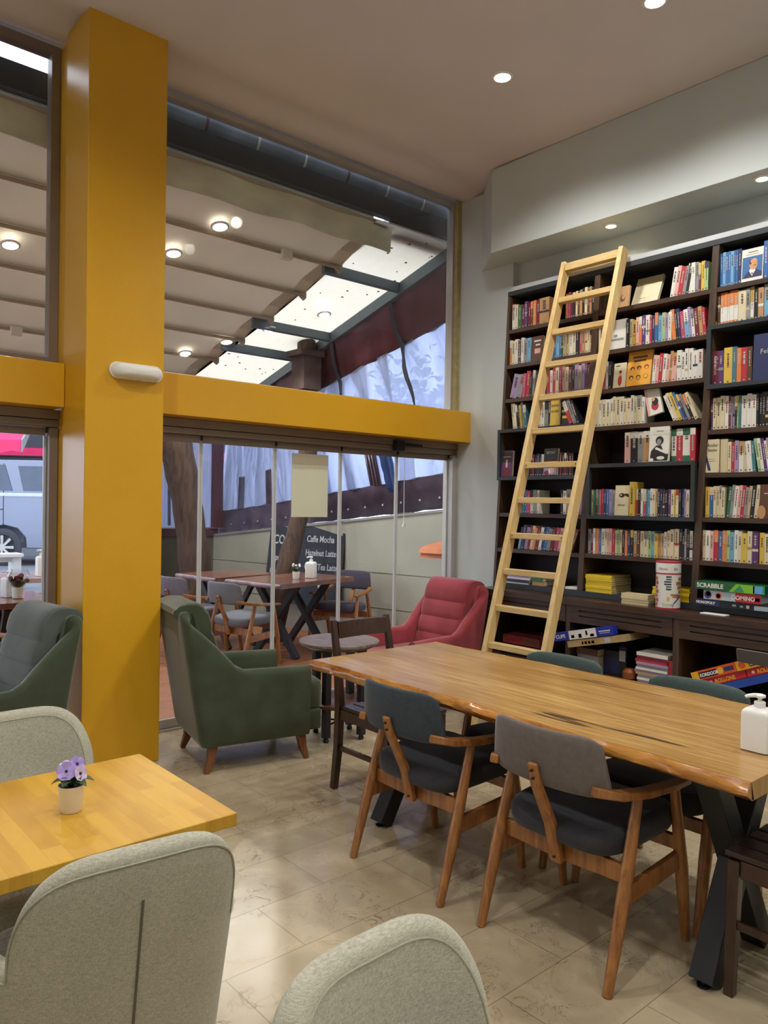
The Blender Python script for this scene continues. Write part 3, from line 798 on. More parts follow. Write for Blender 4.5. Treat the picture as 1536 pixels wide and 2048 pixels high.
# ------------------------------------------------------------------ wing armchairs (face +x)
M_velv = mat('moss_green_velvet', '#444C3A', rough=0.85, var=0.16, scale=9, bump=0.05, bscale=300, sheen=0.5, spec=0.15)
M_velv_lit = mat('window_lit_green_velvet', '#565E5A', rough=0.85, var=0.14, scale=9, bump=0.05, bscale=300, sheen=0.5, spec=0.15)  # same green velvet, with the grey of the window light put into its colour
M_velv_r = mat('raspberry_velvet', '#9C424A', rough=0.85, var=0.12, scale=9, bump=0.05, bscale=300, sheen=0.5, spec=0.15)
M_legd = wood('brown_tapered_leg', '#7E4E2C', '#553119', stretch=(6, 6, 1), scale=8, rough=0.4, coat=0.2)
def wing_armchair(label, loc, rz, group, shell, pad):
    t = thing('wing_armchair', label, 'armchair', loc, rz, group)
    # plan path: front right arm -> back -> front left arm
    path = []; cr = .045; x0, x1, yy = -.335, .305, .30
    for i in range(14): path.append((x1-(x1-x0-cr)*i/13, -yy, (0, -1)))
    for i in range(1, 8):
        a = PI/2*i/8; path.append((x0+cr-cr*math.sin(a), -yy+cr-cr*math.cos(a), (-math.sin(a), -math.cos(a))))
    for i in range(11): path.append((x0, (-yy+cr)+(2*yy-2*cr)*i/10, (-1, 0)))
    for i in range(1, 8):
        a = PI/2*i/8; path.append((x0+cr-cr*math.cos(a), yy-cr+cr*math.sin(a), (-math.cos(a), math.sin(a))))
    for i in range(14): path.append((x0+cr+(x1-x0-cr)*i/13, yy, (0, 1)))
    def top(x):
        if x > -.09: return .565-.012*(x+.09)/.4
        f = min(1, (-.09-x)/.245); return .565+.335*f**.92
    rings = []; seam = []
    for (x, y, n) in path:
        h = top(x); wgt = max(0, min(1, (.16-x)/.45)); ring = []
        def pt(z, ins):
            rec = -.165*(z-.15)*wgt; fl = .035*(z-.15)*abs(n[1])
            return Vector((x-n[0]*ins+rec, y-n[1]*ins+n[1]*fl, z))
        zt = h-.035
        for f in (0, .06, .3, .55, .8, 1): ring.append(pt(.15+(zt-.15)*f, .012 if f == 0 else 0))
        for q in (25, 50, 75, 100, 130, 155): ring.append(pt(zt+.035*math.sin(math.radians(q)), .04-.04*math.cos(math.radians(q))))
        for f in (1, .7, .4, 0): ring.append(pt(.30+(zt-.30)*f, .082))
        ring.append(pt(.16, .075))
        rings.append(ring); seam.append(pt(h, .03))
    m = MB(); m.loft(rings, closed=True, cap=True); sh = m.build('shell', shell, t, bevel=0, angle=65)
    # reclined inner back with channels, rolling over the top
    prof = []
    def pl(s, d): return (-.14-.20*(s)-.0 + d, .42+s)     # along the reclined face
    front = []
    for c in range(4):
        for k in range(6):
            f = (c+k/6)/4; s = f*.50
            front.append((-.160-.255*s+.012*math.sin(PI*k/6)**.45, .40+s))
    front += [(-.292, .90), (-.306, .922), (-.335, .938), (-.385, .942), (-.432, .932), (-.462, .908), (-.467, .878), (-.445, .864), (-.37, .85), (-.33, .80), (-.29, .60), (-.25, .40)]
    m = MB(); Y = [-.222, -.213, -.19, -.11, 0, .11, .19, .213, .222]; S = [.86, .95, 1, 1, 1, 1, 1, .95, .86]
    cxm = sum(p[0] for p in front)/len(front); czm = sum(p[1] for p in front)/len(front)
    m.loft([[Vector((cxm+(px-cxm)*s if False else px-(1-s)*.10, y, czm+(pz-czm)*(1-(1-s)*.25))) for px, pz in front] for y, s in zip(Y, S)])
    m.build('back_cushion', pad, t, angle=40)
    # seat cushion and apron
    m = MB(); rg = []
    for z, s in ((.275, .96), (.285, 1), (.40, 1), (.425, .985), (.44, .93)):
        rg.append([Vector((.11+.335*s*math.copysign(abs(math.cos(2*PI*i/44))**.3, math.cos(2*PI*i/44)), .220*s*math.copysign(abs(math.sin(2*PI*i/44))**.3, math.sin(2*PI*i/44)), z)) for i in range(44)])
    m.loft(rg).build('seat_cushion', shell, t, angle=50)
    MB().box(-.30, .418, -.222, .222, .15, .272).build('apron', shell, t, bevel=0.015, seg=3)
    for sx in (-1, 1):
        for sy in (-1, 1):
            MB().sweep([(sx*.262+.005, sy*.245, .158), (sx*.275+.007, sy*.25, .07), (sx*.30+.005, sy*.257, 0)], [.052, .042, .028], [.052, .042, .028], (0, 1, 0)).build('leg', M_legd, t, bevel=0.004)
    return t
G_WING = 'velvet wing armchairs along the window'
wa = wing_armchair('moss green velvet armchair seen side-on, right of the mustard column', (2.40, 4.01, 0), math.radians(-12), G_WING, M_velv, M_velv)
w2 = dup(wa, 'green velvet armchair with grey-lit channel back, left of the mustard column', (.975, 4.27, 0), math.radians(186))
recolour(w2, {'back_cushion': M_velv_lit})
w3 = dup(wa, 'raspberry red velvet armchair in the corner by the ladder', (3.965, 4.14, 0), math.radians(179))
recolour(w3, {'shell': M_velv_r, 'back_cushion': M_velv_r, 'seat_cushion': M_velv_r, 'apron': M_velv_r})

# ------------------------------------------------------------------ two-tier round side table
M_rt = wood('worn_round_top', '#8D7A72', '#5C4A42', stretch=(5, 1, 1), scale=6, rough=0.3, coat=0.2)
M_rt2 = wood('brown_round_shelf', '#6E4A3C', '#4A2E22', stretch=(5, 1, 1), scale=6, rough=0.35)
rt = thing('side_table', 'round two-tier wooden side table on black legs beside green armchair', 'table', (3.06, 3.93, 0))
MB().lathe([(.20, .575), (.255, .602), (.26, .608), (.26, .62), (.256, .623), (.001, .623)], n=40).build('tabletop', M_rt, rt)
MB().lathe([(.205, .215), (.215, .222), (.215, .238), (.21, .24), (.001, .24)], n=36).build('lower_shelf', M_rt2, rt)
for k in range(4):
    a = PI/4+k*PI/2-.35; x, y = .165*math.cos(a), .165*math.sin(a)
    lg = MB().box(x-.022, x+.022, y-.022, y+.022, .03, .60).build('leg', M_steel, rt, bevel=0.003)
    MB().lathe([(.016, 0), (.02, .01), (.016, .02), (.01, .03)], c=(x, y, 0), n=14).build('foot', M_black, lg)
for k in range(2):
    a = PI/4+k*PI/2-.35; x, y = .165*math.cos(a), .165*math.sin(a)
    MB().tube([(x, y, .10), (-x, -y, .10)], .006, n=8).build('cross_rod', M_steel, rt)

# ------------------------------------------------------------------ pine ladder
M_pine = wood('pale_pine', '#DCC089', '#C9A668', stretch=(7, 7, .8), scale=5, rough=0.5, c3='#A87C3C', bump=0.02)
M_pine_r = wood('pale_pine_rung', '#DCC089', '#C9A668', stretch=(7, .8, 7), scale=5, rough=0.5, c3='#A87C3C', bump=0.02)
ld = thing('ladder', 'tall pale pine ladder leaning against the bookcase', 'ladder', (3.63, 3.113, 0))
_sl = (4.58-3.63)/3.26; _la = math.atan(_sl)
def lx(z): return _sl*z
for s in (1, -1):
    y = s*.232
    m = MB(); d = .072/math.cos(_la)
    m.hexa([(lx(0), y-.0175, 0), (lx(0)+d, y-.0175, 0), (lx(0)+d, y+.0175, 0), (lx(0), y+.0175, 0), (lx(3.265), y-.0175, 3.265), (lx(3.255)+d, y-.0175, 3.245), (lx(3.255)+d, y+.0175, 3.245), (lx(3.265), y+.0175, 3.265)])
    m.build('stile', M_pine, ld, bevel=0.004)
for k in range(13):
    z = 3.235-.2375*k
    rg = MB().box(lx(z)+.006, lx(z)+.066, -.2145, .2145, z-.045 if k else z-.04, z-.008 if k else z+.012).build('rung', M_pine_r, ld, bevel=0.003)
    for s in (1, -1):
        MB().cyl((lx(z)+.004, s*.198, z-.026), (lx(z)+.0065, s*.198, z-.026), .004, n=8).build('peg', M_screw, rg) if k in (6, 8) else None

# ------------------------------------------------------------------ bookcase
M_wenge = wood('dark_wenge_board', '#4A3426', '#33241B', stretch=(5, .6, 5), scale=5, rough=0.45)
M_wenge_v = wood('dark_wenge_post', '#54402E', '#3A2A1E', stretch=(5, 5, .6), scale=5, rough=0.45)
M_back = mat('bookcase_back', '#241C1E', rough=0.6, var=0.1)
M_box = mat('anthracite_box', '#2E3338', rough=0.45, var=0.06)
M_strip = mat('silver_profile', '#C6CACC', rough=0.35, metal=0.4, var=0.03)
BX0, BX1 = 4.65, 4.95
def py(y0, z): return y0-.046*(z-1.1)
bc = thing('bookcase', 'tall dark wood bookcase full of books along the right wall', 'bookcase', (BX0, 2.75, .87))
def bpart(m, name, mt, bev=0.0015, label=None, parent=bc):
    for v in m.bm.verts: v.co -= Vector((BX0, 2.75, .87))
    return m.build(name, mt, parent, bevel=bev, label=label)
POST = [(4.0-.012, .024), (3.195, .044), (2.352, .044), (1.50, .044)]
ZT = 3.168
for yc, w in POST:
    z0, z1 = .912, ZT-.035
    m = MB(); a, b = py(yc, z0), py(yc, z1)
    m.hexa([(BX0, a-w/2, z0), (BX1, a-w/2, z0), (BX1, a+w/2, z0), (BX0, a+w/2, z0), (BX0, b-w/2, z1), (BX1, b-w/2, z1), (BX1, b+w/2, z1), (BX0, b+w/2, z1)])
    bpart(m, 'upright', M_wenge_v)
def post_face(i, z, side):
    yc, w = POST[i]; return py(yc, z)+side*w/2
SHELF = {0: [2.873, 2.602, 2.338, 1.453, 1.177], 1: [2.873, 2.594, 2.327, 2.07, 1.18], 2: [2.872, 1.998, 1.732, 1.455, 1.185]}
for bay, zs in SHELF.items():
    for z in zs:
        m = MB(); m.box(BX0+.002, BX1-.021, post_face(bay+1, z, 1)+.0005, post_face(bay, z, -1)-.0005, z-.03, z)
        bpart(m, 'shelf', M_wenge)
m = MB(); m.box(BX0-.004, BX1, py(1.478, ZT), py(4.0, ZT), ZT-.034, ZT); bpart(m, 'top_board', M_box)
m = MB(); m.box(BX0, BX1, py(1.478, .9), py(4.0, .9), .871, .911); bpart(m, 'bottom_board', M_box)
m = MB(); m.hexa([(BX1-.02, py(1.48, .912), .912), (BX1-.001, py(1.48, .912), .912), (BX1-.001, py(3.99, .912), .912), (BX1-.02, py(3.99, .912), .912), (BX1-.02, py(1.48, 3.13), 3.13), (BX1-.001, py(1.48, 3.13), 3.13), (BX1-.001, py(3.99, 3.13), 3.13), (BX1-.02, py(3.99, 3.13), 3.13)])
bpart(m, 'back_panel', M_back, bev=0)
def display_box(bay, ya, yb, z0, z1):
    """Anthracite open-front box let into a bay, its frame standing proud."""
    m = MB(); t = .026
    x0 = BX0-.032
    m.box(x0, BX0-.001, yb, ya, z1-t, z1); m.box(x0, BX0-.001, yb, ya, z0, z0+t)
    m.box(x0, BX0-.001, yb, yb+t, z0+t, z1-t); m.box(x0, BX0-.001, ya-t, ya, z0+t, z1-t)
    l, r = post_face(bay, z1, -1)-.001, post_face(bay+1, z0, 1)+.001
    m.box(BX0-.001, BX1-.022, r, l, z1-t, z1); m.box(BX0-.001, BX1-.022, r, l, z0, z0+t)
    bpart(m, 'display_box', M_box, bev=0.001, label='anthracite open box standing proud of the dark shelves')
display_box(0, 3.962, 3.165, 1.707, 2.1)
display_box(1, 3.142, 2.352, 1.426, 1.808)
display_box(2, 2.292, 1.47, 2.245, 2.636)
st = MB().box(BX0-.004, BX0+.03, py(1.478, ZT), 3.86, ZT+.0005, ZT+.032).build('light_strip', M_strip)
tag(st, 'silver metal profile lying along the top edge of the bookcase', 'metal strip')

# low cabinet under it
LX0 = 4.50
lc = thing('low_cabinet', 'low dark wood cabinet with open compartments under the bookcase', 'cabinet', (LX0, 2.75, 0))
def cpart(m, name, mt, bev=0.002, label=None):
    for v in m.bm.verts: v.co -= Vector((LX0, 2.75, 0))
    return m.build(name, mt, lc, bevel=bev, label=label)
M_wt = wood('worn_dark_worktop', '#4A3222', '#33231A', stretch=(4, .5, 4), scale=5, rough=0.35, coat=0.1)
cpart(MB().box(LX0-.012, 4.968, 1.47, 4.03, .825, .8705), 'worktop', M_wt)
CP = [(4.01, .03), (3.195, .036), (2.395, .04), (1.50, .04)]
for yc, w in CP:
    cpart(MB().box(LX0+.006, 4.945, yc-w/2, yc+w/2, .06, .824), 'upright', M_wenge_v)
for (a, wa_), (b, wb_) in zip(CP, CP[1:]):
    y0, y1 = b+wb_/2+.001, a-wa_/2-.001
    m = MB(); g0, g1 = y0+.07, y1-.07
    m.box(LX0+.001, LX0+.02, y0, y1, .795, .823); m.box(LX0+.001, LX0+.02, y0, y1, .760, .786); m.box(LX0+.001, LX0+.02, y0, y1, .705, .751)
    for ga, gb in ((y0, g0), (g1, y1)):
        m.box(LX0+.0015, LX0+.0195, ga, gb, .7505, .7605); m.box(LX0+.0015, LX0+.0195, ga, gb, .7855, .7955)
    m.box(LX0+.0195, LX0+.024, y0, y1, .71, .82)
    cpart(m, 'grooved_panel', M_wenge, bev=0.001)
    cpart(MB().box(LX0+.01, 4.94, y0, y1, .355, .38), 'shelf', M_wenge)
cpart(MB().box(LX0+.02, 4.94, 1.48, 4.0, .03, .058), 'bottom_board', M_wenge)
cpart(MB().box(4.9465, 4.968, 1.48, 4.02, .06, .82), 'back_panel', M_back, bev=0)
cpart(MB().box(LX0+.05, LX0+.07, 1.48, 4.0, 0, .0295), 'plinth', M_wenge, bev=0)

# ------------------------------------------------------------------ books
PAL = {'wh': ('white', '#DAD8CF'), 'cr': ('cream', '#D3C8A6'), 'be': ('beige', '#BFA880'), 'gr': ('grey', '#8A8C8C'), 'bk': ('black', '#1F1D21'), 'br': ('brown', '#5C3A28'),
       'mr': ('maroon', '#6A2230'), 'rd': ('red', '#B0303A'), 'pk': ('pink', '#B54468'), 'lp': ('pale pink', '#D6A9A0'), 'or': ('orange', '#D67F42'), 'ye': ('yellow', '#D4B34A'),
       'gn': ('green', '#35684A'), 'lg': ('pale green', '#9DB884'), 'te': ('teal', '#3C7480'), 'lb': ('light blue', '#6FA3C4'), 'bl': ('blue', '#35659E'), 'nv': ('navy', '#2A3058'),
       'pu': ('purple', '#5C366A'), 'li': ('lilac', '#A08AB0'), 'ta': ('tan', '#B58A5C'), 'am': ('amber', '#E2A03A')}
BM = {k: mat('book_'+v[0].replace(' ', '_'), v[1], rough=0.5, var=0.06, scale=14) for k, v in PAL.items()}
M_pages = mat('book_pages', '#CDBF9C', rough=0.9, var=0.08, scale=60, stretch=(1, 8, 1))
DARK = set('bk br mr rd pk gn te bl nv pu or'.split())
BOOKS = []
br_ = random.Random(11)
def book_mesh(m, t, h, d, rnd, dark, k, force=None):
    """spine at x=0 facing -x; material 0 cover, 1 pages, 2 accent, 3 second accent"""
    c = .0016
    m.mi = 0; m.box(0, c, -t/2, t/2, 0, h); m.box(c, d, -t/2, -t/2+c, 0, h); m.box(c, d, t/2-c, t/2, 0, h)
    m.mi = 1; m.box(c, d-.004, -t/2+c, t/2-c, .003, h-.003)
    e = -.0005
    m.mi = 2
    style = rnd.random()
    if force == 'band':
        m.quad((e, t/2, h*.79), (e, -t/2, h*.79), (e, -t/2, h*.999), (e, t/2, h*.999))
        if k == 'wh': m.quad((e, t/2, .001), (e, -t/2, .001), (e, -t/2, h*.17), (e, t/2, h*.17))
    elif force == 'half': m.quad((e, t/2, h*.10), (e, -t/2, h*.10), (e, -t/2, h*.55), (e, t/2, h*.55))
    elif style < .13:
        za = h*rnd.uniform(.55, .8); m.quad((e, t/2, za), (e, -t/2, za), (e, -t/2, h*.999), (e, t/2, h*.999))
    elif style < .24:
        za = h*rnd.uniform(.25, .6); zb = za+h*.08; m.quad((e, t/2, za), (e, -t/2, za), (e, -t/2, zb), (e, t/2, zb))
    m.mi = 3
    z = h*rnd.uniform(.82, .9); lim = h*rnd.uniform(.35, .65); w = t*rnd.uniform(.09, .2)
    while z > lim:
        q = rnd.uniform(.004, .012)
        m.quad((e*2, w, z-q), (e*2, -w, z-q), (e*2, -w, z), (e*2, w, z)); z -= q+rnd.uniform(.0015, .006)
    q = min(.008, t*.4); m.quad((e*2, q/2, .008), (e*2, -q/2, .008), (e*2, -q/2, .008+q), (e*2, q/2, .008+q))
M_ink = mat('book_ink', '#4A4440', rough=0.6); M_inkw = mat('book_white_ink', '#B4B2AC', rough=0.6); M_inkr = mat('book_red_ink', '#A02C30', rough=0.6)
def accents(k, rnd):
    a = BM[rnd.choice(['wh', 'cr', 'be', 'gr', 'lp', 'rd', 'ta', 'nv'] if k in ('wh', 'cr', 'be', 'gr', 'ta', 'lp', 'lg', 'li') else ['wh', 'cr', 'ye', 'or', 'gr'])]
    b = (M_inkw if k in DARK else (M_inkr if rnd.random() < .2 else M_ink))
    return [BM[k], M_pages, a, b]
NROOM = {}
def place_row(bay, shelf, z, yA, yB, toks, lean, hr, x=BX0+.014, stuff=None):
    toks = toks.split(); n = len(toks); bi = {'left': 0, 'middle': 1, 'right': 2}[bay]
    yA = min(yA, post_face(bi, z+.1, -1)-.004); yB = max(yB, post_face(bi+1, z+.1, 1)+.004)
    ws = [br_.uniform(.7, 1.3) for _ in toks]; tot = sum(ws); span = yA-yB
    y = yA; ca = math.cos(math.radians(lean))
    for k, w in zip(toks, ws):
        pitch = span*w/tot; t = max(.006, pitch*ca-.0009)
        h = br_.uniform(*hr); d = br_.uniform(.125, .145)
        yc = y-pitch/2; y -= pitch
        m = stuff if stuff is not None else MB()
        a = math.radians(lean); xx = x+br_.uniform(0, .008); zz = z+.0008+(t/2)*abs(math.sin(a))
        if stuff is not None:
            tmp = MB(); book_mesh(tmp, t, h, d, br_, k in DARK, k)
            Mx = Matrix.Translation((xx, yc, zz)) @ Matrix.Rotation(a, 4, 'X')
            off = STUFF_MATS.index(BM[k]); mpx = {0: off, 1: STUFF_MATS.index(M_pages), 2: STUFF_MATS.index(BM['wh' if k in DARK else 'bk']), 3: STUFF_MATS.index(M_inkw if k in DARK else M_ink)}
            vm = {v: m.bm.verts.new(Mx @ v.co) for v in tmp.bm.verts}
            for f in tmp.bm.faces:
                nf = m.bm.faces.new([vm[v] for v in f.verts]); nf.material_index = mpx[f.material_index]
            tmp.bm.free(); continue
        fc = 'band' if (bay, shelf) == ('middle', 'fifth') else ('half' if (bay, shelf) == ('right', 'second') and k in ('or', 'ye') else None)
        book_mesh(m, t, h, d, br_, k in DARK, k, fc)
        ac = accents(k, br_)
        if fc: ac[2] = BM['gn'] if k == 'wh' and fc == 'band' else BM['wh']
        o = m.build('book', ac, loc=(xx, yc, zz), rot=(a, 0, 0))
        o['category'] = 'book'
        BOOKS.append((bay, shelf, yc, o, k, t, ('leaning ' if abs(lean) > 8 else ''), 'paperback'))
STUFF_MATS = list(BM.values())+[M_pages, M_ink, M_inkw]
#ROWS#
ROWS = [
    ('left', 'top', 2.873, 3.874, 3.616, 'wh cr gn mr pu mr br or mr', 0, (0.175, 0.2)),
    ('left', 'top', 2.873, 3.613, 3.525, 'ta', 0, (0.19, 0.2)),
    ('left', 'top', 2.873, 3.38, 3.114, 'or pk mr bk cr br ta bk cr br ta bk', 0, (0.175, 0.2)),
    ('left', 'second', 2.602, 3.907, 3.692, 'or cr wh br wh gr lb', 0, (0.175, 0.2)),
    ('left', 'second', 2.602, 3.495, 3.13, 'te bl lb bl gn cr be wh cr bk pk ta cr cr be', 0, (0.175, 0.2)),
    ('left', 'third', 2.338, 3.892, 3.776, 'li gr', 14, (0.175, 0.2)),
    ('left', 'third', 2.338, 3.767, 3.655, 'pk rd bk gr', 4, (0.175, 0.2)),
    ('left', 'third', 2.338, 3.563, 3.147, 'bk rd wh rd cr pk lp cr mr bk li lg li pu mr', 0, (0.175, 0.2)),
    ('left', 'fourth', 2.103, 3.851, 3.71, 'cr wh bk bk ye gr te', -7, (0.175, 0.2)),
    ('left', 'fourth', 2.103, 3.625, 3.492, 'br cr wh gr bk', 0, (0.175, 0.2)),
    ('left', 'fourth', 2.103, 3.332, 3.24, 'rd gr bk', -22, (0.175, 0.2)),
    ('left', 'black box', 1.732, 3.709, 3.53, 'nv bk bk mr bk nv bk bk', 0, (0.16, 0.17)),
    ('left', 'black box', 1.732, 3.392, 3.275, 'mr bk mr bk mr bk', 0, (0.16, 0.17)),
    ('left', 'sixth', 1.453, 3.806, 3.588, 'gr lb te bl pk wh gr wh', 0, (0.17, 0.185)),
    ('left', 'sixth', 1.453, 3.396, 3.266, 'bk wh gr be', 0, (0.17, 0.185)),
    ('left', 'seventh', 1.177, 3.782, 3.391, 'lb nv li mr cr or mr wh nv bl gr mr pk lp', 11, (0.165, 0.19)),
    ('left', 'seventh', 1.177, 3.358, 3.285, 'te gr rd br', 20, (0.165, 0.19)),
    ('middle', 'top', 2.873, 2.571, 2.442, 'wh lp rd gr bk', 9, (0.175, 0.2)),
    ('middle', 'top', 2.873, 2.442, 2.312, 'wh wh gr mr ye lg', 0, (0.175, 0.2)),
    ('middle', 'second', 2.594, 3.105, 3.028, 'cr gr', 0, (0.175, 0.2)),
    ('middle', 'second', 2.594, 2.88, 2.553, 'bk cr ye lp or pu wh rd nv bl lb lg li wh', 0, (0.175, 0.2)),
    ('middle', 'second', 2.594, 2.546, 2.318, 'or bk nv pk lb li wh mr ta rd', -6, (0.175, 0.2)),
    ('middle', 'third', 2.327, 3.08, 2.984, 'rd pk wh bk', 0, (0.175, 0.2)),
    ('middle', 'third', 2.327, 2.687, 2.516, 'wh lp rd wh lp ta lp', 4, (0.175, 0.2)),
    ('middle', 'third', 2.327, 2.51, 2.339, 'wh wh wh wh wh wh', 0, (0.175, 0.2)),
    ('middle', 'fourth', 2.07, 3.118, 2.734, 'cr wh cr cr wh cr cr wh cr cr wh cr cr wh', 0, (0.175, 0.2)),
    ('middle', 'fourth', 2.07, 2.529, 2.407, 'wh cr ye bl nv gr', -24, (0.175, 0.2)),
    ('middle', 'fourth', 2.07, 2.405, 2.36, 'bk cr', -24, (0.175, 0.2)),
    ('middle', 'fifth', 1.81, 2.874, 2.679, 'lp bk gr ta', 0, (0.205, 0.21)),
    ('middle', 'fifth', 1.81, 2.538, 2.374, 'wh rd wh rd', 0, (0.205, 0.21)),
    ('middle', 'black box', 1.452, 3.14, 2.929, 'gr cr gn br gn pk rd nv bl li gr', 0, (0.17, 0.183)),
    ('middle', 'black box', 1.452, 2.785, 2.614, 'gn rd bk wh pk te lb wh cr be', 0, (0.17, 0.183)),
    ('middle', 'black box', 1.452, 2.614, 2.398, 'bk nv br bk pu cr ye cr bk nv li cr', 0, (0.17, 0.183)),
    ('middle', 'seventh', 1.18, 3.155, 2.882, 'gr mr wh or bl wh cr lp lp rd cr lg cr', 0, (0.165, 0.185)),
    ('middle', 'seventh', 1.18, 2.882, 2.555, 'bk or nv bk ta br cr cr lg lb ye ta be wh', 0, (0.15, 0.18)),
    ('middle', 'seventh', 1.18, 2.552, 2.473, 'cr cr cr', 0, (0.175, 0.2)),
    ('middle', 'seventh', 1.18, 2.47, 2.382, 'bk bk gr bk wh', 0, (0.175, 0.2)),
    ('right', 'top', 2.872, 2.278, 2.129, 'bl lb bl bl lb bl bl', 0, (0.205, 0.212)),
    ('right', 'top', 2.872, 2.129, 2.107, 'nv', 0, (0.205, 0.212)),
    ('right', 'top', 2.872, 1.977, 1.912, 'bl bl bl', 0, (0.215, 0.22)),
    ('right', 'second', 2.638, 2.313, 2.271, 'ye', 0, (0.185, 0.205)),
    ('right', 'second', 2.638, 2.27, 2.233, 'br', 0, (0.185, 0.205)),
    ('right', 'second', 2.638, 2.232, 2.124, 'or or or or or', 0, (0.185, 0.205)),
    ('right', 'second', 2.638, 2.123, 2.076, 'cr', 0, (0.185, 0.205)),
    ('right', 'second', 2.638, 2.076, 1.973, 'gr ye bk ta', 0, (0.185, 0.205)),
    ('right', 'second', 2.638, 1.972, 1.907, 'lb lb', 0, (0.185, 0.205)),
    ('right', 'black box', 2.272, 2.288, 2.228, 'mr', 0, (0.205, 0.22)),
    ('right', 'black box', 2.272, 2.228, 2.197, 'pu', 0, (0.205, 0.22)),
    ('right', 'black box', 2.272, 2.195, 2.143, 'ye', 0, (0.205, 0.22)),
    ('right', 'black box', 2.272, 2.142, 2.116, 'te', 0, (0.205, 0.22)),
    ('right', 'black box', 2.272, 2.115, 2.053, 'or rd', 0, (0.205, 0.22)),
    ('right', 'black box', 2.272, 2.052, 2.023, 'br', 0, (0.205, 0.22)),
    ('right', 'fourth', 1.998, 2.295, 2.265, 'pu', 0, (0.19, 0.205)),
    ('right', 'fourth', 1.998, 2.265, 2.169, 'cr cr cr wh', 0, (0.19, 0.205)),
    ('right', 'fourth', 1.998, 2.168, 2.094, 'mr gr li bk lg te', 0, (0.19, 0.205)),
    ('right', 'fourth', 1.998, 2.093, 2.002, 'wh wh wh', 0, (0.19, 0.205)),
    ('right', 'fourth', 1.998, 2.001, 1.894, 'bk bk bk bk bk bk', 0, (0.19, 0.205)),
    ('right', 'fifth', 1.732, 2.168, 2.049, 'cr rd li wh cr', 0, (0.18, 0.2)),
    ('right', 'fifth', 1.732, 2.047, 1.997, 'wh te', -5, (0.18, 0.2)),
    ('right', 'fifth', 1.732, 1.985, 1.88, 'lg wh pu wh li mr', -9, (0.18, 0.2)),
    ('right', 'sixth', 1.455, 2.329, 2.252, 'ye bl', 0, (0.185, 0.2)),
    ('right', 'sixth', 1.455, 2.251, 2.181, 'cr cr cr cr', 0, (0.185, 0.2)),
    ('right', 'sixth', 1.455, 2.172, 1.983, 'gn gr wh lp rd gr be bk cr', 5, (0.185, 0.2)),
    ('right', 'seventh', 1.185, 2.337, 2.317, 'mr', 0, (0.15, 0.16)),
    ('right', 'seventh', 1.185, 2.316, 2.143, 'cr wh lp rd bl or lg', 0, (0.175, 0.195)),
    ('right', 'seventh', 1.185, 2.142, 2.011, 'lb wh cr ye cr', 0, (0.175, 0.195)),
    ('right', 'seventh', 1.185, 2.01, 1.973, 'pu', 0, (0.175, 0.195)),
    ('right', 'seventh', 1.185, 1.97, 1.853, 'ye cr bk rd', 0, (0.175, 0.195)),
]
STUFF_ROWS = {('left', 'black box'), ('left', 'sixth'), ('left', 'seventh'), ('left', 'fourth')}
sm = MB()
for r in ROWS:
    bay, shelf, z, yA, yB, toks, lean, hr = r
    xx = BX0+.014
    if shelf in ('black box',): xx = BX0-.008
    if (bay, shelf) in STUFF_ROWS: place_row(*r, x=xx, stuff=sm)
    else: place_row(*r, x=xx)
so = sm.build('books', STUFF_MATS)
tag(so, 'dim small books on the lower shelves of the left bay, behind the ladder', 'books', 'books behind the ladder', 'stuff')

# ---- books standing face-out: a cover with its picture
def face_book(bay, shelf, yl, yr, z, h, key, desc, lean=6, art=(), thick=.02, x=None, roll=0, texts=()):
    x = (BX0+.02) if x is None else x
    t = thing('book', desc, 'book', (x, yl, z+.0008+thick*math.sin(math.radians(lean))+abs(math.sin(math.radians(roll)))*(yl-yr)*(roll < 0))); t.rotation_euler = (math.radians(roll), math.radians(lean), 0)
    w = yl-yr
    m = MB(); m.box(0, .0016, -w, 0, 0, h); m.box(thick-.0016, thick, -w, 0, 0, h); m.box(.0016, thick-.0016, -.0016, 0, 0, h); m.build('cover', BM[key], t)
    MB().box(.0018, thick-.0018, -w+.002, -.0018, .002, h-.002).build('pages', M_pages, t)
    for k, (kind, mk, *g) in enumerate(art):
        e = -.0004-.0003*k; m = MB()
        if kind == 'r':
            u0, u1, v0, v1 = g; m.box(e, e+.0002, -u1*w, -u0*w, v0*h, v1*h)
        elif kind == 'e':
            u, v, ru, rv = g; m.loft([[Vector((xx, -(u+ru*math.cos(2*PI*i/20))*w, (v+rv*math.sin(2*PI*i/20))*h)) for i in range(20)] for xx in (e, e+.0002)])
        elif kind == 'p':
            m.loft([[Vector((xx, -u*w, v*h)) for u, v in g[0]] for xx in (e, e+.0002)])
        m.build('cover_art', BM.get(mk, mk), t)
    for (body, size, mk, u, v) in texts:
        lettering(body, size, mk, t, (-.0016, -u*w, v*h), FACE_MX, thick=.0002)
    BOOKS.append((bay, shelf, (yl+yr)/2, t, key, .02, '', desc)); return t
SKIN = mat('printed_skin', '#C89468', rough=0.6, var=0.1, scale=40)
face_book('middle', 'top', 2.978, 2.885, 2.873, .155, 'ta', 'small tan face-out book with a line drawing, left of the tilted cream book', lean=8, art=(('e', 'br', .5, .45, .2, .16), ('e', 'ta', .55, .5, .13, .1), ('r', 'br', .3, .6, .3, .33)), x=4.69)
face_book('middle', 'top', 2.868, 2.675, 2.873, .215, 'cr', 'large plain pale yellow book tilted face-out on the middle top shelf', lean=24, art=(('r', 'be', .2, .65, .16, .17), ('r', 'br', .28, .5, .2, .215), ('r', 'be', .3, .55, .1, .115)), x=4.70)
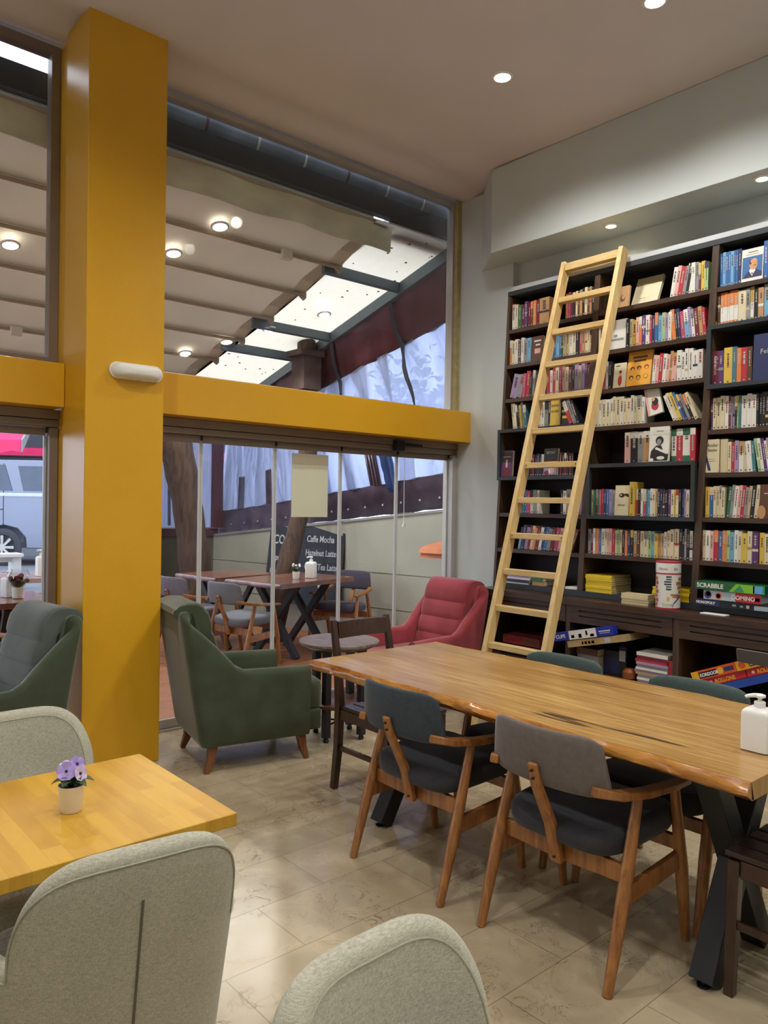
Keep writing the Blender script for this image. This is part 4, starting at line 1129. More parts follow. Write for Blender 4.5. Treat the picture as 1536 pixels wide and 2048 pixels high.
face_book('middle', 'second', 3.012, 2.885, 2.594, .205, 'wh', 'white face-out book with grey panel behind the ladder on the second shelf', lean=5, art=(('r', 'gr', .1, .85, .28, .36), ('e', 'gr', .35, .45, .12, .05)))
face_book('left', 'second', 3.692, 3.585, 2.602, .19, 'br', 'brown face-out book with pale title left of the ladder stile', lean=5, art=(('r', 'wh', .2, .8, .78, .84), ('r', 'wh', .35, .75, .62, .68), ('r', 'lp', .3, .8, .3, .5)))
face_book('middle', 'third', 2.979, 2.885, 2.327, .172, 'cr', 'cream face-out book with a red dressed figure on the cover', lean=7, art=(('e', 'rd', .55, .28, .16, .22), ('e', SKIN, .55, .55, .1, .09), ('e', 'br', .55, .63, .12, .06), ('r', 'gn', .15, .5, .86, .9)))
face_book('middle', 'third', 2.878, 2.700, 2.327, .245, 'am', 'orange face-out book with six small cartoon heads on the cover', lean=9, x=4.67,
    art=(('r', 'br', .2, .8, .77, .83), ('r', 'br', .25, .75, .67, .72))+tuple(q for (u, v, kk, cc) in ((.22, .45, 'bk', 'am'), (.5, .46, 'bk', 'ta'), (.8, .47, 'br', 'am'), (.2, .2, 'bk', 'am'), (.5, .2, 'br', 'am'), (.8, .22, 'ta', 'ye')) for q in (('e', kk, u, v+.035, .09, .055), ('e', cc, u+.01, v+.01, .055, .045))))
face_book('left', 'fourth', 3.492, 3.414, 2.103, .19, 'ye', 'yellow face-out book with BANU AVAR lettering behind the ladder', lean=3, texts=(('BANU', .028, M_ink, .08, .72), ('AVAR', .028, M_ink, .08, .5)), x=4.655)
face_book('left', 'fourth', 3.410, 3.335, 2.103, .185, 'bk', 'black and yellow face-out book between ladder stiles, fourth shelf', lean=4, art=(('r', 'ye', .1, .9, .72, .9), ('r', 'ye', .1, .8, .5, .6), ('r', 'ye', .2, .9, .25, .36)))
face_book('middle', 'fourth', 2.705, 2.60, 2.085, .19, 'wh', 'tilted face-out book with a red and black figure beside white spines', lean=6, roll=-14, art=(('e', 'rd', .55, .3, .25, .16), ('e', 'bk', .6, .45, .22, .14), ('e', SKIN, .5, .55, .12, .07), ('p', 'lp', ((.0, .0), (.16, 0), (.16, 1), (0, 1)))))
face_book('left', 'black box', 3.933, 3.822, 1.734, .2, 'pu', 'dark purple face-out book with red gowned figure in the left black box', lean=4, x=4.63, art=(('r', 'bk', .06, .94, .55, .97), ('e', 'mr', .5, .18, .36, .2), ('e', 'lp', .48, .45, .1, .12), ('e', SKIN, .48, .6, .07, .05), ('r', 'lp', .15, .85, .75, .765)))
face_book('left', 'black box', 3.527, 3.402, 1.734, .2, 'bk', 'black face-out book titled BEYAZ with bright crowd picture, left black box', lean=4, x=4.63, texts=(('BEYAZ', .026, M_inkw, .18, .8),), art=(('r', 'li', .03, .97, .02, .42), ('r', 'or', .03, .97, .42, .52), ('e', 'lb', .3, .3, .18, .1), ('e', 'lp', .6, .2, .2, .14), ('e', 'mr', .25, .1, .18, .08), ('e', 'wh', .45, .15, .06, .08)))
face_book('middle', 'fifth', 2.680, 2.541, 1.81, .228, 'wh', 'white face-out book with black and white photo of a seated person', lean=3, x=4.64, art=(('r', 'gr', .0, 1, .77, .775), ('p', 'bk', ((.05, .02), (.1, .3), (.35, .46), (.6, .47), (.72, .3), (.98, .2), (.95, .02))), ('e', 'bk', .52, .60, .2, .125), ('e', 'gr', .5, .57, .12, .08), ('p', 'wh', ((.3, .36), (.9, .2), (.92, .26), (.36, .42))), ('e', 'wh', .6, .1, .2, .05), ('e', 'wh', .15, .05, .1, .05), ('r', 'gr', .35, .7, .87, .885)))
face_book('middle', 'black box', 2.925, 2.818, 1.452, .205, 'cr', 'cream face-out book with black eye drawing in the middle black box', lean=3, x=4.635, art=(('e', 'bk', .48, .67, .2, .075), ('e', 'cr', .42, .68, .05, .03), ('p', 'bk', ((.62, .68), (.98, .6), (.95, .72), (.7, .73)))), texts=(('KÖR BA', .016, M_ink, .2, .32),))
o = MB(); book_mesh(o, .034, .228, .12, br_, False, 'ye'); o = o.build('book', [BM['ye'], M_pages, BM['ye'], M_ink], loc=(4.628, 2.791, 1.4528)); o['category'] = 'book'
BOOKS.append(('middle', 'black box', 2.79, o, 'ye', .034, '', 'tall bright yellow book standing above its row in the middle black box'))
face_book('right', 'top', 2.106, 1.979, 2.872, .195, 'wh', 'face-out book with painted portrait of a moustached man on blue', lean=3, x=4.66, art=(('r', 'gr', .3, .74, .87, .91), ('r', 'be', .2, .8, .8, .83), ('r', 'bl', .04, .96, .1, .75), ('p', 'nv', ((.08, .1), (.25, .26), (.4, .32), (.72, .32), (.93, .24), (.95, .1))), ('p', 'wh', ((.36, .31), (.5, .14), (.66, .31), (.6, .38), (.42, .38))), ('p', 'bk', ((.46, .2), (.56, .2), (.54, .24), (.48, .24))), ('e', SKIN, .56, .50, .19, .17), ('e', 'br', .42, .57, .07, .07), ('e', SKIN, .58, .6, .16, .08), ('r', 'br', .56, .70, .455, .475), ('r', 'br', .54, .6, .545, .555), ('r', 'br', .66, .72, .545, .555)))
face_book('right', 'black box', 2.016, 1.84, 2.272, .27, 'nv', 'big navy blue face-out book with white title in the right black box', lean=3, x=4.635, texts=(('Felsefe', .042, M_inkw, .22, .56),))
face_book('right', 'fifth', 2.314, 2.218, 1.732, .205, 'cr', 'cream face-out book with script title and dark brush stroke', lean=2, x=4.655, texts=(('Anılar', .028, M_ink, .2, .78), ('Söyler', .024, M_ink, .25, .64)), art=(('p', 'nv', ((.08, .5), (.2, .5), (.48, .1), (.45, .04), (.3, .06))), ('p', 'ye', ((.02, .3), (.1, .3), (.22, .02), (.02, .02))), ('r', 'gr', .3, .7, .4, .41), ('r', 'gr', .3, .8, .34, .35)))
o = MB().box(0, .13, -.022, .022, 0, .205).build('book', M_pages, loc=(4.668, 2.192, 1.733)); o['category'] = 'book'
BOOKS.append(('right', 'fifth', 2.19, o, 'ta', .04, '', 'thick book showing ochre page edges beside the cream brush-stroke cover'))
face_book('right', 'sixth', 1.972, 1.85, 1.455, .2, 'br', 'dark brown face-out book with gold curve on the right bay sixth shelf', lean=3, x=4.66, art=(('e', 'ta', .1, .18, .2, .2), ('r', 'lp', .2, .9, .72, .75)))
face_book('left', 'sixth', 3.279, 3.196, 1.453, .2, 'li', 'lilac face-out book just right of the ladder, small figures at its foot', lean=3, x=4.66, art=tuple(('e', 'bk', u, .06, .03, .025) for u in (.15, .4, .65, .85)))

SPINE = Matrix(((0, 0, -1), (0, -1, 0), (-1, 0, 0))).to_euler()
for q in BOOKS:
    if (q[0], q[1], q[4]) == ('right', 'black box', 'mr'): lettering('Calculus', .034, M_inkw, q[3], (-.0012, .008, .175), SPINE, thick=.0002)
ORD = ['', 'first', 'second', 'third', 'fourth', 'fifth', 'sixth', 'seventh', 'eighth', 'ninth', 'tenth', 'eleventh', 'twelfth', 'thirteenth', 'fourteenth', 'fifteenth', 'sixteenth', 'seventeenth', 'eighteenth', 'nineteenth', 'twentieth'] + ['twenty-'+q for q in ('first', 'second', 'third', 'fourth', 'fifth', 'sixth', 'seventh', 'eighth', 'ninth')]
for key in sorted(set((b[0], b[1]) for b in BOOKS)):
    row = sorted([b for b in BOOKS if (b[0], b[1]) == key], key=lambda b: -b[2]); n = len(row)
    for i, (bay, shelf, yc, o, k, t, ln, desc) in enumerate(row):
        where = ('in the %s bay black box' % bay) if shelf == 'black box' else ('on the %s bay %s shelf' % (bay, shelf))
        o['group'] = 'books '+where
        if desc != 'paperback': o['label'] = desc; continue
        if i < n/2 or bay == 'right': pos = ORD[i+1]+' from left'
        else: pos = (ORD[n-i]+' from right') if n-i > 1 else 'last on the right'
        o['label'] = '%s%s%s book, %s %s' % (ln, 'slim ' if t < .014 else ('thick ' if t > .03 else ''), PAL[k][0], pos, where)

# ------------------------------------------------------------------ magazines, games and other things on the shelves
def flat_stack(name, label, cat, group, x, yl, yr, z, hs, d, mts, jit=.004, pages=True, seed=1, labels=None):
    rr = random.Random(seed); zz = z+.0006; n = len(hs); out = []
    for i, h in enumerate(hs):
        jx, jy = rr.uniform(-jit, jit), rr.uniform(-jit, jit)
        m = MB(); m.mi = 0; c = .0012; w = yl-yr
        m.box(0, d, -w, 0, 0, c); m.box(0, d, -w, 0, h-c, h); m.box(0, .0018, -w, 0, c, h-c)
        m.mi = 1; m.box(.002, d-.003, -w+.002, -.002, c+.0002, h-c-.0002)
        o = m.build(name, [mts[i % len(mts)], M_pages], loc=(x+jx, yl+jy, zz)); zz += h+.0006
        tag(o, labels[i] if labels else '%s, %s' % (label, 'topmost' if i == n-1 else ('bottom one' if i == 0 else ORD[i+1]+' up')), cat, group)
        out.append(o)
    return zz
M_mag = mat('yellow_magazine', '#E2C21E', rough=0.45, var=0.05, scale=40)
flat_stack('magazine', 'yellow spined magazine on the cabinet, left pile', 'magazine', 'yellow magazines in the left pile', 4.665, 3.165, 2.955, .911, [.013]*9, .25, [M_mag], seed=4)
flat_stack('magazine', 'yellow spined magazine behind the game tin', 'magazine', 'yellow magazines behind the tin', 4.665, 2.65, 2.395, .911, [.011]*7, .2, [M_mag], seed=5)
flat_stack('booklet', 'cream booklet in small low pile on the worktop', 'booklet', 'cream booklets', 4.565, 2.815, 2.62, .8705, [.017]*4, .085, [mat('cream_booklet', '#D8C79A', rough=0.6)], seed=6)
flat_stack('magazine', 'dim magazine lying flat on the left bay bottom behind the ladder', 'magazine', 'magazines behind the ladder', 4.67, 3.90, 3.665, .911, [.010, .022, .012, .018, .014], .2, [BM['wh'], BM['nv'], BM['wh'], BM['li'], BM['br']], seed=8, jit=.008)
o = flat_stack('book', 'tan book lying flat beside the dim magazines, behind ladder', 'book', 'books lying behind the ladder', 4.68, 3.65, 3.545, .911, [.03, .026], .15, [BM['ta'], BM['gn']], seed=9)
t = MB().box(0, .17, -.15, 0, 0, .018).build('tablet_case', M_white, loc=(4.66, 3.335, .912), bevel=0.003); tag(t, 'thin white case lying on the bookcase bottom right of ladder', 'case')
o = MB().box(0, .06, -.155, 0, 0, .007).build('card_holder', M_white, loc=(4.515, 2.25, .871), bevel=0.002); tag(o, 'flat white card lying on the worktop below the game boxes', 'card')

def wrap_text(body, size, r, ang, z, m, parent, name='lettering'):
    o = lettering(body, size, m, parent, (0, 0, 0), (0, 0, 0), name=name, align='CENTER', thick=.0003)
    for v in o.data.vertices:
        a = ang + v.co.x/r; rr = r+.0006+v.co.z
        v.co = Vector((rr*math.cos(a), rr*math.sin(a), z+v.co.y))
    return o
M_tinr = mat('tin_red', '#A8283C', rough=0.4); M_tinw = mat('tin_white', '#DEDCD4', rough=0.4)
M_tinb = mat('tin_wood_print', '#A5673E', rough=0.5, var=0.3, scale=60)
tn = thing('game_tin', 'tall round white block-game tin with red rims on the worktop', 'tin', (4.572, 2.488, .8705))
R_ = .0745
MB().lathe([(R_, .012), (R_, .222)], n=40, cap=True).build('body', M_tinw, tn)
MB().lathe([(R_+.001, 0), (R_+.001, .0125)], n=40).build('base_rim', M_tinr, tn)
MB().lathe([(R_+.0012, .222), (R_+.0012, .23), ], n=40).build('red_band', M_tinr, tn)
ldp = MB().lathe([(R_+.0015, .2305), (R_+.0015, .292)], n=40).build('lid', M_tinw, tn)
MB().lathe([(R_+.0018, .2925), (R_+.0018, .302), (.002, .303)], n=40).build('lid_rim', M_tinr, ldp)
def patch(a0, a1, z0, z1, m, r=R_+.0005, name='print'):
    mm = MB(); K = 8
    mm.loft([[Vector((rr*math.cos(a0+(a1-a0)*i/K), rr*math.sin(a0+(a1-a0)*i/K), z)) for rr, z in ((r, z0), (r, z1), (r+.0003, z1), (r+.0003, z0))] for i in range(K+1)])
    return mm.build(name, m, tn)
AC = math.radians(209)   # direction of the viewer side
for q in range(7):
    patch(AC-1.30, AC-.98+.1*(q % 2), .02+.027*q, .042+.027*q, M_tinb)
    if q > 1: patch(AC+.9-.12*((q*7) % 3), AC+1.3, .02+.027*q, .042+.027*q, M_tinb)
patch(AC+.2, AC+.85, .09, .1, M_tinb); patch(AC+.35, AC+.95, .078, .088, M_tinb)
for q, mk in enumerate(('nv', 'gn', 'nv', 'nv', 'gn', 'nv')):
    patch(AC-.18-.15*(q in (2, 3)), AC+.25, .125+.0155*(5-q), .134+.0155*(5-q), BM[mk])
patch(AC-.1, AC+.12, .058, .082, BM['ye'])
wrap_text('boml', .034, R_, AC, .022, BM['lg'], tn)
wrap_text('Oyunu', .022, R_+.0015, AC-.45, .25, BM['te'], tn); wrap_text('Bul', .022, R_+.0015, AC+.62, .25, BM['te'], tn)
mm = MB(); K = 10
mm.loft([[Vector((rr*math.cos(AC+.35+.75*i/K), rr*math.sin(AC+.35+.75*i/K), .014+.062*(i/K)**.6+dz)) for rr, dz in ((R_+.0006, 0), (R_+.0006, .012), (R_+.0009, .012), (R_+.0009, 0))] for i in range(K+1)]); mm.build('print', BM['pu'], tn)

def game_box(name, label, x, yl, z, w, h, d, mt, tilt=0, panels=(), texts=(), group=None, dots=()):
    t = MB(); t.box(0, d, -w, 0, 0, h)
    o = t.build(name, mt, loc=(x, yl, z+.0007), rot=(math.radians(-tilt), 0, 0), bevel=0.0015)
    tag(o, label, 'board game', group)
    for u0, u1, v0, v1, m in panels:
        MB().box(-.0006, .0004, -u1*w, -u0*w, v0*h, v1*h).build('printed_panel', m, o)
    for u, v, r, m in dots:
        mm = MB(); mm.loft([[Vector((xx, -u*w+r*math.cos(2*PI*i/24), v*h+r*math.sin(2*PI*i/24))) for i in range(24)] for xx in (-.0011, 0)]); mm.build('printed_disc', m, o)
    for body, size, m, u, v, *sq in texts:
        lettering(body, size, m, o, (-.0014, -u*w, v*h), FACE_MX, thick=.0003, squeeze=sq[0] if sq else 1, bold=.0009)
    return o
GB = {k: mat('game_'+k, c, rough=0.35, var=0.05) for k, c in dict(green='#1F5A30', lime='#7FBF2A', sky='#5FA8D8', teal='#2E8C6A', silver='#A9B6BC', red='#B8222F', black='#17181C', blue='#2230A0', bluel='#24489E', orange='#D2542A', yellow='#DDA62A', dkred='#8E1A24', tan='#AE9468', purple='#4A2E66', ink='#141414', paper='#E6E4DE').items()}
game_box('board_game_box', 'dark navy board game box at the bottom of the three-box pile', 4.60, 2.322, .911, .46, .042, .25, GB['black'], panels=((.0, .33, .1, .95, BM['nv']), (.78, .95, .12, .75, GB['silver']), (.6, .64, .3, .6, BM['gr']), (.5, .55, .35, .65, BM['gr']), (.68, .72, .25, .7, BM['lp'])), texts=(('MONOPOLY', .021, GB['paper'], .015, .35),))
game_box('board_game_box', 'grey and red DOMINO game box in the middle of three-box pile', 4.595, 2.268, .9545, .345, .056, .2, GB['silver'], panels=((.57, 1, 0, 1, GB['red']), (.9, .98, .25, .6, BM['ta'])), texts=(('DOMINO', .036, GB['paper'], .50, .25, .92),), dots=((.08, .5, .023, GB['purple']), (.09, .6, .014, BM['ye']), (.27, .45, .019, GB['orange']), (.27, .45, .013, GB['yellow'])))
g = game_box('board_game_box', 'green SCRABBLE word game box on top of the three-box pile', 4.585, 2.318, 1.0125, .42, .05, .24, GB['green'], panels=((.42, .86, .0, .98, GB['lime']), (.84, .97, .05, .95, GB['sky']), (.97, 1, 0, 1, GB['teal'])), texts=(('SCRABBLE', .037, GB['paper'], .03, .28, .98),))
mm = MB(); mm.loft([[Vector((xx, -u*.42, v*.05)) for u, v in ((.41, 0), (.41, .98), (.6, .98), (.5, .02))] for xx in (-.0012, -.0003)]); mm.build('printed_panel', GB['green'], g)
mm = MB(); mm.loft([[Vector((xx, -u*.42, v*.05)) for u, v in ((.56, .05), (.66, .9), (.72, .1))] for xx in (-.0012, -.0003)]); mm.build('printed_panel', GB['teal'], g)
# lower compartments
game_box('board_game_box', 'black box under the dull red box, low shelf behind ladder foot', 4.56, 3.83, .38, .36, .088, .25, GB['black'])
game_box('board_game_box', 'dull red game box lying flat seen between the ladder rungs', 4.55, 3.815, .469, .345, .062, .26, mat('dull_red_box', '#7A3238', rough=0.5, var=0.2, scale=30), panels=((.1, .5, .3, .6, GB['dkred']), (.62, .95, .2, .8, BM['br'])))
flat_stack('book', 'large grey book lying under the tilted game boxes', 'book', 'large books under the tilted games', 4.56, 3.155, 2.985, .38, [.05, .055, .045], .24, [BM['gr'], BM['gr'], BM['br']], seed=12, jit=.006)
flat_stack('book', 'dark blue book lying right of the large grey books', 'book', 'dark books under the tilted games', 4.62, 2.975, 2.85, .38, [.05, .055, .045], .2, [BM['nv'], BM['nv'], BM['bk']], seed=13, jit=.004)
ob = MB().box(0, .16, -.055, 0, 0, .195).build('box_file', GB['black'], loc=(4.58, 2.835, .3805)); tag(ob, 'black upright box file right of the dark blue books', 'box file')
MB().box(-.004, 0, -.05, -.005, .1, .17).build('label_holder', BM['gr'], ob)
oc = MB(); oc.lathe([(.03, 0), (.045, .01), (.045, .05), (.03, .07), (.001, .074)], n=20); oc = oc.build('copper_bowl', mat('copper_orange', '#8A4E28', rough=0.5, metal=0.3), loc=(4.54, 2.925, .38)); oc.location.x = 4.555; oc.location.y = 2.80-.04; tag(oc, 'small copper coloured pot low in the compartment under the games', 'pot')
oc.location = (4.545, 2.733, .3805)
game_box('board_game_box', 'long tan game box tilted under the blue CUPS box', 4.445, 3.146, .536, .455, .045, .3, GB['tan'], tilt=13.5, panels=((.22, .52, .15, .75, BM['ta']), (.26, .29, .25, .65, GB['dkred']), (.31, .35, .25, .65, GB['dkred']), (.37, .41, .25, .65, GB['dkred']), (.43, .48, .25, .65, GB['dkred']), (.66, .75, .15, .85, GB['silver'])))
game_box('board_game_box', 'blue CUPS game box tilted on top of the tan box', 4.44, 3.272, .5585, .495, .060, .055, GB['blue'], tilt=13.5, panels=((.3, .74, .0, 1, GB['paper']), (.29, .3, 0, 1, GB['silver']), (.33, .38, .15, .5, BM['gr']), (.45, .5, .1, .55, BM['gr']), (.57, .6, .3, .8, BM['bk']), (.64, .7, .1, .4, BM['gr']), (.78, .96, .5, .6, GB['paper']), (.79, .95, .3, .38, GB['silver'])), texts=(('CUPS', .034, GB['paper'], .07, .3),))
flat_stack('magazine', 'glossy magazine in the tall pile left of the cabinet divider', 'magazine', 'magazine pile in the cabinet', 4.515, 2.672, 2.455, .38, [.017, .015, .018, .014, .018, .014, .017, .016, .018, .02, .022], .22, [BM['li'], BM['wh'], BM['gr'], BM['be'], BM['li'], BM['wh'], BM['gr'], BM['li'], BM['rd'], BM['mr'], BM['wh']], seed=15, jit=.010)
od = MB().box(0, .2, -.032, 0, 0, .17).build('folder', BM['rd'], loc=(4.53, 2.452, .3805)); tag(od, 'red folder standing between the magazine pile and divider', 'folder')
# tilted games in the right compartment
ti = 22.6; ca, sa = math.cos(math.radians(ti)), math.sin(math.radians(ti))
def along(p, s, n): return (p[0], p[1]-s*ca+n*sa, p[2]+s*sa+n*ca)   # s along the box, n up from it
b0 = (4.53, 2.148, .40)
def tb(name, label, s, n, w, h, d, mt, **k):
    p = along(b0, s, n); return game_box(name, label, p[0], p[1], p[2], w, h, d, mt, tilt=ti, **k)
bl = tb('board_game_box', 'blue game box at the bottom of the tilted pile, right compartment', 0, .002, .37, .046, .22, GB['bluel'])
tb('board_game_box', 'left red ROLLONE game box in the tilted pile', -.045, .050, .265, .044, .2, GB['dkred'], panels=((0, 1, .04, .5, GB['red']),), texts=(('ROLLONE', .034, GB['yellow'], .26, .2, .85),), dots=((.16, .5, .009, BM['lp']),))
tb('board_game_box', 'right red ROLLONE game box in the tilted pile', .225, .050, .25, .044, .2, GB['dkred'], panels=((0, 1, .04, .5, GB['red']),), texts=(('ROLLONE', .034, GB['yellow'], .26, .2, .85),), dots=((.16, .5, .009, BM['lp']),))
KT = (('KORiDOOR', .028, GB['paper'], .19, .3, .8),)
KP = ((0, .16, 0, 1, GB['yellow']), (.17, .58, .16, .8, GB['ink']), (.74, .96, .3, .75, BM['nv']))
tb('board_game_box', 'left orange KORIDOOR game box on the tilted pile', -.11, .0955, .285, .056, .2, GB['orange'], panels=KP, texts=KT, dots=((.66, .5, .02, GB['yellow']),))
tb('board_game_box', 'right yellow KORIDOOR game box on the tilted pile', .177, .0955, .27, .056, .2, GB['yellow'], panels=((.3, .75, .2, .8, GB['ink']),), texts=(('KORiDOOR', .028, GB['paper'], .32, .3, .8),), dots=((.14, .5, .02, GB['orange']),))
od = MB().box(0, .2, -.1, 0, 0, .17).build('board_game_box', GB['black'], loc=(4.56, 1.745, .3805)); tag(od, 'black box propping up the tilted game pile', 'board game')
od = MB().box(0, .12, -.08, 0, 0, .12).build('board_game_box', GB['yellow'], loc=(4.535, 1.96, .3805), bevel=.002)
od.location = (4.52, 1.842, .3805); tag(od, 'yellow and red box low in right compartment behind the pump bottle', 'board game')
MB().box(-.001, .001, -.08, 0, 0, .055).build('printed_panel', GB['dkred'], od)

# ------------------------------------------------------------------ covered patio outside the glass
M_deck = wood('patio_wood_tile', '#A8714E', '#84543A', stretch=(1.2, 7, 1), scale=3, rough=0.5, c3='#6A4532')
M_conc = mat('retaining_wall_render', '#A5A598', rough=0.85, var=0.12, scale=1.6, bump=0.1, bscale=30)
M_cap = mat('wall_cap_stone', '#8F8D8C', rough=0.7, var=0.1)
M_burg = mat('burgundy_tarp', '#5A333A', rough=0.45, var=0.3, scale=5, stretch=(1, 1, .4), bump=0.3, bscale=8)
M_tarp = mat('dark_purple_tarp', '#55495A', rough=0.32, var=0.35, scale=7, bump=0.4, bscale=9)
M_fabric = fabric_trans('beige_awning_fabric', '#C6BAA8', share=.5, var=.04, scale=2)
M_val = fabric_trans('yellowed_valance', '#F4EFDF', share=.3, var=.14, scale=3, stretch=(1, 1, 2))
M_greybeam = mat('grey_steel_beam', '#5F6A70', rough=0.5, metal=0.2, var=0.1)
M_duct = mat('dull_duct_metal', '#6A7074', rough=0.35, metal=0.25, var=0.25, scale=5)
M_plast = glassy('clear_plastic_sheet', tint=(0.70, 0.73, 0.84), refl=1.2, haze=0.55, noise=0.16, haze_col=(0.70, 0.75, 0.92), stretch=(2.0, 2.0, .35), nscale=3.2, rough=0.12, trans=0.75)
M_sky = glassy('milky_roof_panel', tint=(0.9, 0.9, 0.9), refl=0.5, haze=0.93, noise=0.07, haze_col=(0.84, 0.77, 0.65), nscale=5, trans=0.95)
M_barkt = wood('tree_bark', '#5A463B', '#382B25', stretch=(4, 4, .5), scale=7, rough=0.9, bump=0.6)
M_strap = mat('dark_strap', '#23262C', rough=0.6)

struct(MB().box(-6, 7.5, 4.80, 10.5, -.12, -.002).build('floor_patio', M_deck))
struct(MB().box(-30, 40, 10.5, 60, -.15, .28).build('ground_street', mat('asphalt', '#6E7076', rough=0.9, var=0.1, scale=3)))
# sloping side wall: runs from (5.86,4.75) to (4.95,9.08)
W0, W1 = Vector((5.86, 4.75, 0)), Vector((4.95, 9.08, 0)); WD = (W1-W0).normalized(); WN = Vector((WD.y, -WD.x, 0))
def capz(s): return 1.53+(1.055-1.53)*s/(W1-W0).length
LW = (W1-W0).length
def wp(s, n=0, z=0): q = W0+WD*s+WN*n; return Vector((q.x, q.y, z))
m = MB(); 
for z0, z1 in ((-.1, .355), (.367, .743), (.755, None)):
    m.loft([[wp(s, 0, z0), wp(s, .15, z0), wp(s, .15, z1 if z1 else capz(s)), wp(s, 0, z1 if z1 else capz(s))] for s in (-.1, LW/2, LW)])
m.loft([[wp(s, .012, -.1), wp(s, .14, -.1), wp(s, .14, capz(s)-.005), wp(s, .012, capz(s)-.005)] for s in (-.1, LW/2, LW)])
struct(m.build('wall_patio_side', M_conc))
m = MB(); m.loft([[wp(s, -.015, capz(s)), wp(s, .16, capz(s)), wp(s, .16, capz(s)+.025), wp(s, -.015, capz(s)+.025)] for s in (-.1, LW)])
struct(m.build('trim_9', M_cap))
struct(MB().box(3.3, 5.0, 9.08, 9.25, -.1, 1.06).build('wall_patio_back', mat('dark_back_wall', '#5C5A50', rough=0.9, var=0.15)))
struct(MB().box(3.3, 5.0, 9.05, 9.12, 1.062, 1.16).build('trim_10', M_burg))
# burgundy corner post
cpst = MB().box(4.90, 5.04, 9.0, 9.06, 1.165, 2.72).build('corner_post', M_burg); tag(cpst, 'dark burgundy post at the patio corner behind the tables', 'post')

# roof: pleated retractable fabric, then milky panels on steel beams
def roof_z(y): return 3.61-.24*(y-5.37)
fab = thing('pleated_awning', 'beige pleated retractable awning roof over the patio', 'awning', (0, 4.9, 3.7))
pl = [4.90+.55*k+(-.08 if k == 0 else 0) for k in range(0, 9)]
xa, xb = -6.0, 4.2
m = MB(); pts = []
for a, b in zip(pl, pl[1:]):
    for f in (0, .25, .5, .75, .93, 1.0):
        y = a+(b-a)*f; sag = -.055*math.sin(PI*f)*0 - .05*(f**3) if f < .95 else -.055
        pts.append((y, roof_z(y)+.10+sag-.02))
    pts.append((b+.001, roof_z(b)+.10-.02))
m.loft([[Vector((x, y-4.9, z-3.7)) for y, z in pts]+[Vector((x, y-4.9, z-3.7+.006)) for y, z in reversed(pts)] for x in (xa, -2, 0, 2, xb)])
m.build('fabric', M_fabric, fab, angle=25)
for b in pl[1:]:
    MB().tube([(x, b-4.9-.005, roof_z(b)+.005-3.7) for x in (xa, -2, 0, 2, xb)], .016, n=8).build('pleat_bar', M_fabric, fab)
    # hanging end lobe of the pleat
    MB().prism([(xb-.12, 0), (xb+.005, 0), (xb+.004, -.05), (xb-.02, -.075), (xb-.05, -.055)], -.01, .012, Matrix.Translation((0, b-4.9, roof_z(b)+.03-3.7)) @ Matrix.Rotation(PI/2, 4, 'X')).build('pleat_end', M_fabric, fab)
brk = [(3.6, 1), (2.62, 3), (1.25, 1), (1.3, 4), (3.0, 5), (.3, 2), (2.1, 5)]
for x, k in brk:
    b = pl[k]
    MB().box(x-.05, x+.05, b-4.9-.05, b-4.9+.02, roof_z(b)-3.7-.05, roof_z(b)-3.7+.03).build('glide_bracket', M_val, fab, bevel=.006)
# yellowed valance close to the window
m = MB(); xs_ = [xa+(4.27-xa)*i/90 for i in range(91)]
m.loft([[Vector((x, -.05+.012*math.sin(x*9), .145)), Vector((x, -.038+.012*math.sin(x*9), .145)), Vector((x, -.03+.02*math.sin(x*9), -.085+.004*math.sin(x*6.1))), Vector((x, -.042+.02*math.sin(x*9), -.085+.004*math.sin(x*6.1)))] for x in xs_])
m.build('valance', M_val, fab, angle=60, label='yellowed hanging front valance')
# steel frame, duct and gutter at the window head
MB_ = MB().box(-6, 4.14, 4.94, 5.0, 3.86, 3.93); MB_.box(4.30, 5.3, 4.93, 5.0, 3.80, 3.93); bt = MB_.build('awning_rail', M_white); tag(bt, 'pale metal rail outside along the top of the window', 'rail')
gm = MB().box(-6, 5.3, 4.86, 4.925, 3.90, 4.06).build('dark_beam', mat('dark_grey_beam', '#33332F', rough=0.6)); tag(gm, 'dark steel beam below the duct outside the upper window', 'beam')
dt = MB(); dt.cyl((1.60, 5.02, 4.19), (5.25, 5.02, 4.19), .115, n=28); dt = dt.build('duct', M_duct); tag(dt, 'dull metal ventilation duct outside along the window head', 'duct')
for i in range(9):
    x = 5.1-.42*i
    MB().cyl((x, 5.02, 4.19), (x+.018, 5.02, 4.19), .118, n=28).build('seam', M_alu_l if i % 3 else M_burg, dt)
MB().lathe([(.125, 0), (.125, .05), (.09, .07)], n=24).build('end_cap', M_black, dt, loc=(5.25, 5.02, 4.19), rot=(0, PI/2, 0))

